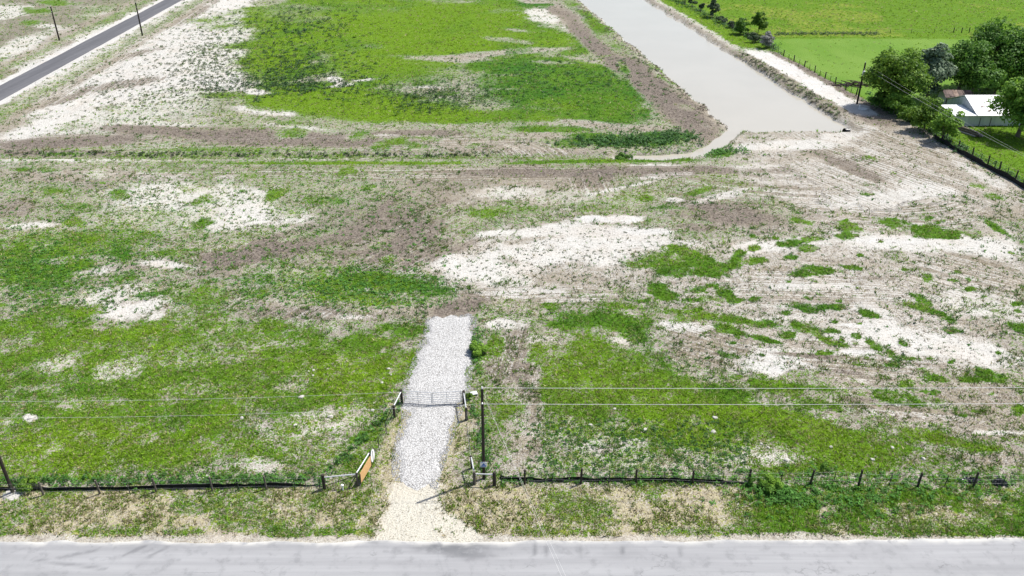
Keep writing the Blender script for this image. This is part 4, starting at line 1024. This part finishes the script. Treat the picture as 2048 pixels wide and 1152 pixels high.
def silt_fence(pts, label, h=.55, seed=0, stakes=8):
    rnd = random.Random(seed)
    P = [GH(x, y) for x, y in pts]
    root = thing('silt_fence', P[0], label, 'silt fence', 'black silt fences')
    V, F = [], []
    L = [0]
    for a, b in zip(P[:-1], P[1:]): L.append(L[-1] + (b - a).length)
    n = int(L[-1] / .45)
    for i in range(n + 1):
        s = L[-1] * i / n; k = max(j for j in range(len(P)) if L[j] <= s + 1e-6); k = min(k, len(P) - 2)
        p = P[k].lerp(P[k + 1], (s - L[k]) / (L[k + 1] - L[k]))
        d = (P[k + 1] - P[k]).normalized(); nn = Vector((-d.y, d.x, 0))
        o = nn * rnd.uniform(-.06, .06); z = hz(p.x, p.y); hh = h * (.55 + .6 * vnoise(np.array([s / 1.7]), np.array([seed * 3.1]))[0]) * min(1, .25 + (L[-1] - s) / 3.0)
        p = Vector((p.x, p.y, z)) - root.location
        q = p + o
        for w in (0, .012):
            V += [p + nn * w - Vector((0, 0, .12)), q * .5 + p * .5 + nn * (w + .03) + Vector((0, 0, hh * .5)), q + nn * (w - .05 + rnd.uniform(-.03, .03)) + Vector((0, 0, hh))]
    for i in range(n):
        a = i * 6; b = a + 6
        for k in (0, 1): F += [[a + k, b + k, b + k + 1, a + k + 1], [a + 3 + k, a + 4 + k, b + 4 + k, b + 3 + k]]
        F += [[a + 2, b + 2, b + 5, a + 5]]
    mesh_obj('fabric', V, F, M['silt_fabric'], root)
    me = post_mesh('stake', h + .18, .022, 'weathered_post', 4)
    for i in range(stakes):
        s = L[-1] * (i + .5) / stakes; k = min(max(j for j in range(len(P)) if L[j] <= s), len(P) - 2)
        p = P[k].lerp(P[k + 1], (s - L[k]) / (L[k + 1] - L[k])); d = (P[k + 1] - P[k]).normalized()
        p = p + Vector((-d.y, d.x, 0)) * .08; p.z = hz(p.x, p.y)
        child('stake', me, root, p, (rnd.uniform(-.05, .05), rnd.uniform(-.08, .08), 0))
    return root
silt_fence([(-70, 986), (40, 981), (200, 979), (420, 975), (560, 972), (640, 970)], 'black silt fabric strip along the lawn behind the weathered fence posts', .42, 1, 12)
silt_fence([(1000, 957), (1060, 962), (1200, 962), (1330, 963), (1445, 966), (1500, 967)], 'black silt fabric strip behind the dark fence posts past the driveway pole', .36, 2, 9)
silt_fence([(1868, 279), (1876, 283), (1960, 330), (2075, 392)], 'black silt fabric strip between the ploughed sand and the yard fence', .8, 3, 12)

# ------------------------------------------------------------------ driveway entrance: pipe braces, gate, panels
def rail(root, a, b, r, mat, name):
    return MB().tube([Vector(a) - root.location, Vector(b) - root.location], r, 8).build(name, mat, root)
def brace(posts, rails, label, name='corner_brace', diag=None):
    """posts: (px,py,h,r,mat) ; rails: (i, j, z_i, z_j)"""
    P = [GH(x, y) for x, y, *_ in posts]
    root = thing(name, P[0], label, 'fence brace')
    for p, (x, y, h, r, m) in zip(P, posts):
        o = MB().tube([p + Vector((0, 0, -.3)) - root.location, p + Vector((0, 0, h - .03)) - root.location, p + Vector((0, 0, h)) - root.location], [r, r * .96, r * .8], 10).build('post', m, root)
    for i, j, zi, zj in rails:
        d = (P[j] - P[i]).normalized()
        rail(root, P[i] + Vector((0, 0, zi)) + d * .03, P[j] + Vector((0, 0, zj)) - d * .03, .05, 'galvanised', 'rail')
    for i, j, zi, zj in diag or []:
        rail(root, P[i] + Vector((0, 0, zi)), P[j] + Vector((0, 0, zj)), .028, 'dark_timber', 'diagonal_stay')
    return root, P
brace([(649, 977, 1.35, .12, 'dark_timber'), (716, 972, 1.25, .08, 'weathered_post'), (741, 931, 1.25, .07, 'dark_timber')], [(0, 1, 1.08, 1.12), (1, 2, 1.22, 1.2)],
      'pipe-railed corner brace holding the tan chipboard panel', diag=[(1, 0, 1.0, .25)])
brace([(789, 835, 1.2, .11, 'dark_timber'), (804, 806, 1.35, .12, 'dark_timber')], [(0, 1, 1.12, 1.18)], 'two dark posts with a pale rail at the chipboard side of the gate', 'gate_brace')
brace([(928, 808, 1.35, .12, 'dark_timber'), (933, 840, 1.2, .11, 'dark_timber')], [(0, 1, 1.18, 1.12)], 'two dark posts with a pale rail at the pole side of the gate', 'gate_brace')
brace([(943, 938, 1.25, .08, 'dark_timber'), (949, 969, 1.2, .11, 'weathered_post'), (989, 971, 1.25, .13, 'dark_timber')], [(0, 1, 1.15, 1.12), (1, 2, 1.0, 1.02)],
      'pipe-railed corner brace in front of the pole with the blue plate')
fence('wire_fence', [(741, 928, 'steel'), (758, 899, 'steel'), (773, 868, 'steel'), (788, 836, 'steel')], 'short wire fence on green steel posts from the chipboard panel to the gate', seed=8)
fence('wire_fence', [(934, 842, 'steel'), (935, 870, 'steel'), (938.5, 900, 'steel'), (943, 936, 'steel')], 'short wire fence on steel posts from the pole corner to the gate', seed=9)

A, B = GH(718, 973), GH(742, 933)
d = (B - A); L_ = d.length; d.normalize(); nn = Vector((d.y, -d.x, 0)).normalized()
pan = thing('chipboard_panel', A, 'tan chipboard sheet propped on the corner brace beside the driveway', 'board')
a0 = nn * .1 + d * .12; a1 = nn * .1 + d * (L_ - .1)
MB().slab([a0 + Vector((0, 0, .12)), a1 + Vector((0, 0, .22)), a1 + Vector((0, 0, 1.12)), a0 + Vector((0, 0, 1.06))], .02).build('sheet', 'chipboard', pan)
MB().tube([a0 + nn * .03 + Vector((0, 0, .02)), a0 + nn * .03 + Vector((0, 0, 1.1))], .03, 6).build('prop', 'dark_timber', pan)
MB().tube([a1 + nn * .0 + Vector((0, 0, -.05)), a1 - nn * .03 + Vector((0, 0, 1.15))], .03, 6).build('prop', 'dark_timber', pan)
c0 = GH(746, 929)
ov = MB(); fr = []
for k in range(20):
    t = 2 * math.pi * k / 20; fr.append(Vector((0, 0, .85)) + d * (.34 * math.cos(t)) + Vector((0, 0, .55 * math.sin(t))))
ov.slab(fr, .03)
o = thing('white_oval_panel', c0, 'white oval plate standing on the end of the chipboard panel', 'sign')
ov.build('plate', 'white_paint', o); MB().tube([(-.0, -.0, -.2), (0, 0, 1.3)], .025, 6).build('stem', 'steel_post', o)
o.location = c0 + nn * .06
mk = thing('marker_pipe', GH(686, 981), 'short white-capped pipe marker in front of the chipboard brace', 'marker')
MB().tube([(0, 0, -.1), (0, 0, .42)], .055, 8).build('pipe', 'white_paint', mk); MB().tube([(0, 0, .42), (0, 0, .46), (0, 0, .55), (0, 0, .58)], [.06, .1, .1, .06], 10).build('cap', 'white_paint', mk)
stk = MB().tube([(0, 0, -.1), (.02, 0, .1), (.05, 0, .2)], [.05, .05, .045], 7).build('rubber_stub', 'black_plastic'); stk.location = GH(931, 1024)
tag(stk, 'small black stub poking out of the verge grass by the drive', 'stub')
cr = thing('slatted_crate', GH(948, 790), 'small white slatted crate beyond the gate beside the pole', 'crate', rz=.3)
for k in range(4): MB().box((0, -.18 + k * .12, .2), (.56, .07, .025)).build('slat', 'white_paint', cr)
for sx in (-.24, .24): MB().box((sx, 0, .10), (.05, .44, .17)).build('side_board', 'white_paint', cr)

def gate_leaf(a, b, label):
    a, b = Vector(a), Vector(b); d = b - a; L = d.length; d.normalize()
    root = thing('gate_leaf', a, label, 'gate', 'farm gate leaves across the driveway')
    zt, zb = 1.28, .16
    up = lambda s, z: d * s + Vector((0, 0, z))
    MB().tube([up(.02, zb), up(.02, zt)], .03, 8).build('stile', 'galvanised', root); MB().tube([up(L - .02, zb), up(L - .02, zt)], .03, 8).build('stile', 'galvanised', root)
    for k in range(6):
        z = zb + .03 + (zt - zb - .06) * (k / 5) ** 1.15
        MB().tube([up(.04, z), up(L - .04, z)], .024 if k < 5 else .03, 6).build('bar', 'galvanised', root)
    MB().tube([up(L * .5, zb + .02), up(L * .5, zt - .02)], .02, 6).build('brace_strip', 'galvanised', root)
    return root
gA, gB = GH(806.5, 806), GH(925.5, 807); mid = gA.lerp(gB, .49) + Vector((0, -.25, .0))
gate_leaf(gA + Vector((.1, 0, 0)), mid, 'silver tube gate leaf hinged on the post at the chipboard side')
gate_leaf(gB + Vector((-.1, 0, 0)), mid + Vector((.06, 0, 0)), 'silver tube gate leaf hinged on the post at the pole side')

# ------------------------------------------------------------------ farm sheds
def barn():
    f0 = G(1906, 252); z0 = hz(f0.x, f0.y) - .05
    xA = 0.0; xM = G(1950, 252).x - f0.x; xR = xM + 8.6
    root = thing('white_roofed_shed', Vector((f0.x, f0.y, z0)), 'low metal shed with a bright white roof and blue-grey walls among the trees', 'shed', None)
    ev, rg = 1.9, 3.9; dp = 5.2
    w = MB()
    w.slab([(xA, 0, 0), (xR, 0, 0), (xR, 0, ev - .06), (xA, 0, ev - .06)], .12); w.build('front_wall', 'pale_siding', root)
    g = MB(); g.slab([(xM, 2 * dp, 0), (xM, .13, 0), (xM, .13, ev - .1), (xM, dp, rg - .1), (xM, 2 * dp, ev - .1)][::-1], .12); g.build('gable_wall', 'shade_grey_siding', root)
    g = MB(); g.slab([(xR, 2 * dp, 0), (xR, .13, 0), (xR, .13, ev - .1), (xR, dp, rg - .1), (xR, 2 * dp, ev - .1)], .12); g.build('gable_wall', 'shade_grey_siding', root)
    MB().slab([(xA, dp, 0), (xA, .13, 0), (xA, .13, ev - .1), (xA, dp, ev + .3)][::-1], .1).build('annex_end_wall', 'shade_grey_siding', root)
    rib = MB(); rib.slab([(xM - .18, -.25, ev), (xR + .2, -.25, ev), (xR + .2, dp, rg + .09), (xM - .18, dp, rg + .09)], .06)
    for k in range(15):
        x = xM + k * .6; rib.tube([(x, -.24, ev + .012), (x, dp - .02, rg + .10)], .022, 4)
    main = rib.build('roof', 'white_metal_roof', root)
    MB().slab([(xM - .18, 2 * dp + .25, ev), (xR + .2, 2 * dp + .25, ev), (xR + .2, dp, rg + .085), (xM - .18, dp, rg + .085)][::-1], .06).build('back_roof', 'white_metal_roof', root)
    an = MB(); an.slab([(xA - .2, -.26, ev - .01), (xM - .2, -.26, ev - .01), (xM - .2, dp + .2, ev + .34), (xA - .2, dp + .2, ev + .34)], .06)
    for k in range(6):
        x = xA + .3 + k * .6; an.tube([(x, -.25, ev + .0), (x, dp + .1, ev + .35)], .02, 4)
    an.build('annex_roof', 'white_metal_roof', root)
    MB().tube([(xM - .2, -.2, ev + .04), (xM - .2, dp + .1, ev + .4)], .07, 5).build('gutter', 'shade_grey_siding', root)
    for x in (xM + .6, xM + 2.4): MB().box((x, -.02, .75), (.09, .05, 1.5)).build('wall_strip', 'weathered_post', root)
    wd = MB().box((xM - .04, dp * .85, 2.45), (.06, .55, .5)).build('window', 'white_paint', root)
    MB().box((xM - .08, dp * .85, 2.45), (.03, .42, .38)).build('pane', 'dark_opening', wd).location = (0, 0, 0)
    for (x, y) in ((xM + 1.5, 2.0), (xM + 3.0, 3.4), (xM + 2.2, .9)):
        MB().box((x, y, ev + (rg - ev) * (y + .25) / (dp + .25) + .11), (.5, .25, .02), Matrix.Rotation(math.atan2(rg - ev, dp), 3, 'X')).build('rust_patch', 'rusty_metal', main)
barn()
def shed():
    c = GH(1906, 207); root = thing('rusty_roofed_shed', c, 'old shed with a rusty brown gable roof in the trees\' shade', 'shed', rz=-.1)
    W, D, ev, rg = 4.4, 3.8, 1.7, 2.5
    MB().box((0, -D / 2, ev / 2), (W, .1, ev)).build('front_wall', 'weathered_post', root)
    MB().box((0, D / 2, ev / 2), (W, .1, ev)).build('back_wall', 'weathered_post', root)
    for s in (-1, 1):
        MB().slab([(s * W / 2, -D / 2 + .06, 0), (s * W / 2, D / 2 - .06, 0), (s * W / 2, D / 2 - .06, ev - .03), (s * W / 2, 0, rg - .06), (s * W / 2, -D / 2 + .06, ev - .03)][::s], .1).build('gable_wall', 'pale_siding', root)
    for s in (-1, 1):
        for k in range(6):
            x0 = -W / 2 - .3 + k * (W + .6) / 6; x1 = x0 + (W + .6) / 6 - .02; z = (k * 7 % 3) * .012
            MB().slab([(x0, s * (D / 2 + .3), ev - .1 + z), (x1, s * (D / 2 + .3), ev - .1 + z), (x1, s * .01, rg + z), (x0, s * .01, rg + z)][::-s], .03).build('roof_sheet', ['shaded_old_roof', 'shaded_old_roof', 'rusty_metal', 'shaded_old_roof', 'shaded_old_roof', 'shaded_old_roof'][k], root)
    MB().box((-1.2, -D / 2 - .03, .9), (.95, .05, 1.75)).build('door', 'dark_opening', root)
    pl = MB().box((0, 0, .55), (3.0, .06, .18)).build('plank', 'pale_rock', None); pl.location = GH(1888, 212); tag(pl, 'pale plank resting on trestles between the two sheds', 'plank')
    for sx in (-1.1, 1.1): MB().box((sx, 0, .2), (.08, .4, .6)).build('trestle', 'weathered_post', pl)
shed()

# ------------------------------------------------------------------ odds and ends
def log_pile():
    a, b = GH(1910, 262), GH(1952, 276); rnd = random.Random(3); d = (b - a); L = d.length; d.normalize(); nn = Vector((-d.y, d.x, 0))
    for k in range(9):
        row = 0 if k < 5 else 1 if k < 8 else 2
        i = k if row == 0 else (k - 5 + .5) if row == 1 else 1.0
        r = rnd.uniform(.15, .2); s0 = rnd.uniform(-.3, .3); l = L * rnd.uniform(.85, 1.05)
        p0 = a + nn * (i * .42) + d * s0; p0.z = hz(p0.x, p0.y) + .18 + row * .32
        sk = nn * rnd.uniform(-.12, .12)
        q = d * l + sk
        o = MB().tube([(0, 0, 0), q * .5 + Vector((0, 0, rnd.uniform(-.03, .03))), q], [r, r * .93, r * .82], 9).build('log', 'log_bark' if k % 3 else 'log_grey'); o.location = p0
        tag(o, 'topmost log lying on the pile beside the yard fence' if row == 2 else ('brown-barked log' if k % 3 else 'weathered grey log') + (' in the bottom row' if row == 0 else ' in the middle row') + ' of the pile beside the yard fence', 'log', 'logs in the yard pile')
log_pile()
def brush_pile():
    c = GH(1704, 171); rnd = random.Random(6); mb = MB()
    for k in range(60):
        x = rnd.gauss(0, 1.8); y = rnd.gauss(0, .6); z = max(.08, rnd.uniform(.1, .95) * math.exp(-(x / 2.6) ** 2)); a = rnd.uniform(-.6, .6) + (math.pi if rnd.random() < .5 else 0); l = rnd.uniform(.7, 2.0)
        v = Vector((math.cos(a), math.sin(a), rnd.uniform(-.25, .25))) * l * .5; p = Vector((x, y, z))
        mb.tube([p - v, p + Vector((0, 0, rnd.uniform(-.08, .08))), p + v], [rnd.uniform(.05, .13), .09, .03], 5)
    o = mb.build('brush_pile', 'brush_dark'); o.location = c
    tag(o, 'dark heap of cut branches beside the transformer pole', 'brush pile')
brush_pile()
cul = thing('culvert_pipe', GH(1694, 263), 'black culvert pipe mouth poking out at the corner of the canal', 'pipe')
dv = Vector((-.85, -.35, .15)).normalized()
rings = []
for k in range(9): rings.append((dv * (k * .12 - .3) + Vector((0, 0, .12)), .48 if k % 2 else .44))
MB().tube([p for p, r in rings], [r for p, r in rings], 16, cap=False).build('corrugated_barrel', 'black_plastic', cul)
MB().tube([p for p, r in rings], [r - .05 for p, r in rings], 16, cap=False).build('inner_wall', 'dark_opening', cul)
wl = thing('well_cover', GH(1726, 218), 'white round concrete lid with a riser pipe at the foot of the transformer pole', 'lid')
MB().tube([(0, 0, -.1), (0, 0, .12), (0, 0, .16)], [.85, .85, .78], 22).build('slab', 'concrete', wl)
MB().tube([(-.55, .35, .1), (-.55, .35, .65), (-.5, .35, .72)], [.09, .09, .05], 8).build('riser', 'white_paint', wl)

def crumple(px, py, w, d_, h, label, seed, mat='black_plastic'):
    rnd = np.random.RandomState(seed); nx, ny = 18, 9
    c = GH(px, py)
    V, F = [], []
    for j in range(ny):
        for i in range(nx):
            u, v = i / (nx - 1) * 2 - 1, j / (ny - 1) * 2 - 1
            e = max(0, 1 - u * u) * max(0, 1 - v * v)
            x = u * w / 2 + rnd.normal(0, .02); y = v * d_ / 2 * (1 - .3 * abs(u)) + rnd.normal(0, .02); z = -.03 + h * (e ** .5) * (.55 + .75 * rnd.rand())
            V.append((x, y, z))
    for j in range(ny - 1):
        for i in range(nx - 1):
            a = j * nx + i; F.append([a, a + 1, a + nx + 1, a + nx])
    o = mesh_obj('plastic_sheet', V, F, M[mat]); o.location = c
    tag(o, label, 'plastic sheet')
crumple(1940, 960, 1.7, .7, .3, 'crumpled shiny black plastic behind a dark post of the road fence', 1)
crumple(1999, 965, 1.1, .75, .4, 'bunched black plastic heap in the weeds past the crumpled sheet', 2)

def rock_mesh(seed):
    rnd = random.Random(seed); bm = bmesh.new(); bmesh.ops.create_icosphere(bm, subdivisions=2, radius=1)
    for v in bm.verts:
        k = 1 + .35 * (rnd.random() - .5); v.co = Vector((v.co.x * k, v.co.y * k * .8, max(v.co.z * k * .5, -.2)))
    me = bpy.data.meshes.new('rock'); bm.to_mesh(me); bm.free(); me.materials.append(M['pale_rock']); return me
RM = [rock_mesh(i) for i in range(3)]
rr = random.Random(5)
def rock(x, y, s, label, group):
    label = ('small ' if s < .15 else 'large ' if s > .19 else '') + label
    o = bpy.data.objects.new('rock', RM[rr.randrange(3)]); col.objects.link(o); o.location = GH(x, y, .02); o.scale = (s, s, s); o.rotation_euler = (0, 0, rr.uniform(0, 6))
    tag(o, label, 'rock', group)
for x, y, s in [(627, 740, .17), (617, 742, .12), (626, 751, .13), (777, 737, .18), (782, 749, .1), (764, 764, .15), (602, 793, .26), (484, 836, .2), (661, 832, .26), (745, 820, .2), (61, 836, .26), (590, 850, .18)]:
    rock(x, y, s, 'pale rock lying in the lawn on the chipboard side of the driveway', 'pale rocks in the lawn on the chipboard side')
for x, y, s in [(1290, 859, .2), (1229, 818, .15), (1181, 850, .18), (1122, 857, .14), (1427, 863, .22), (1430, 835, .24), (1523, 887, .16), (1537, 895, .16), (1574, 920, .24), (1662, 894, .16), (1745, 918, .18), (1785, 894, .17), (1847, 916, .2), (1090, 880, .16)]:
    rock(x, y, s, 'pale rock lying in the lawn on the pole side of the driveway', 'pale rocks in the lawn on the pole side')
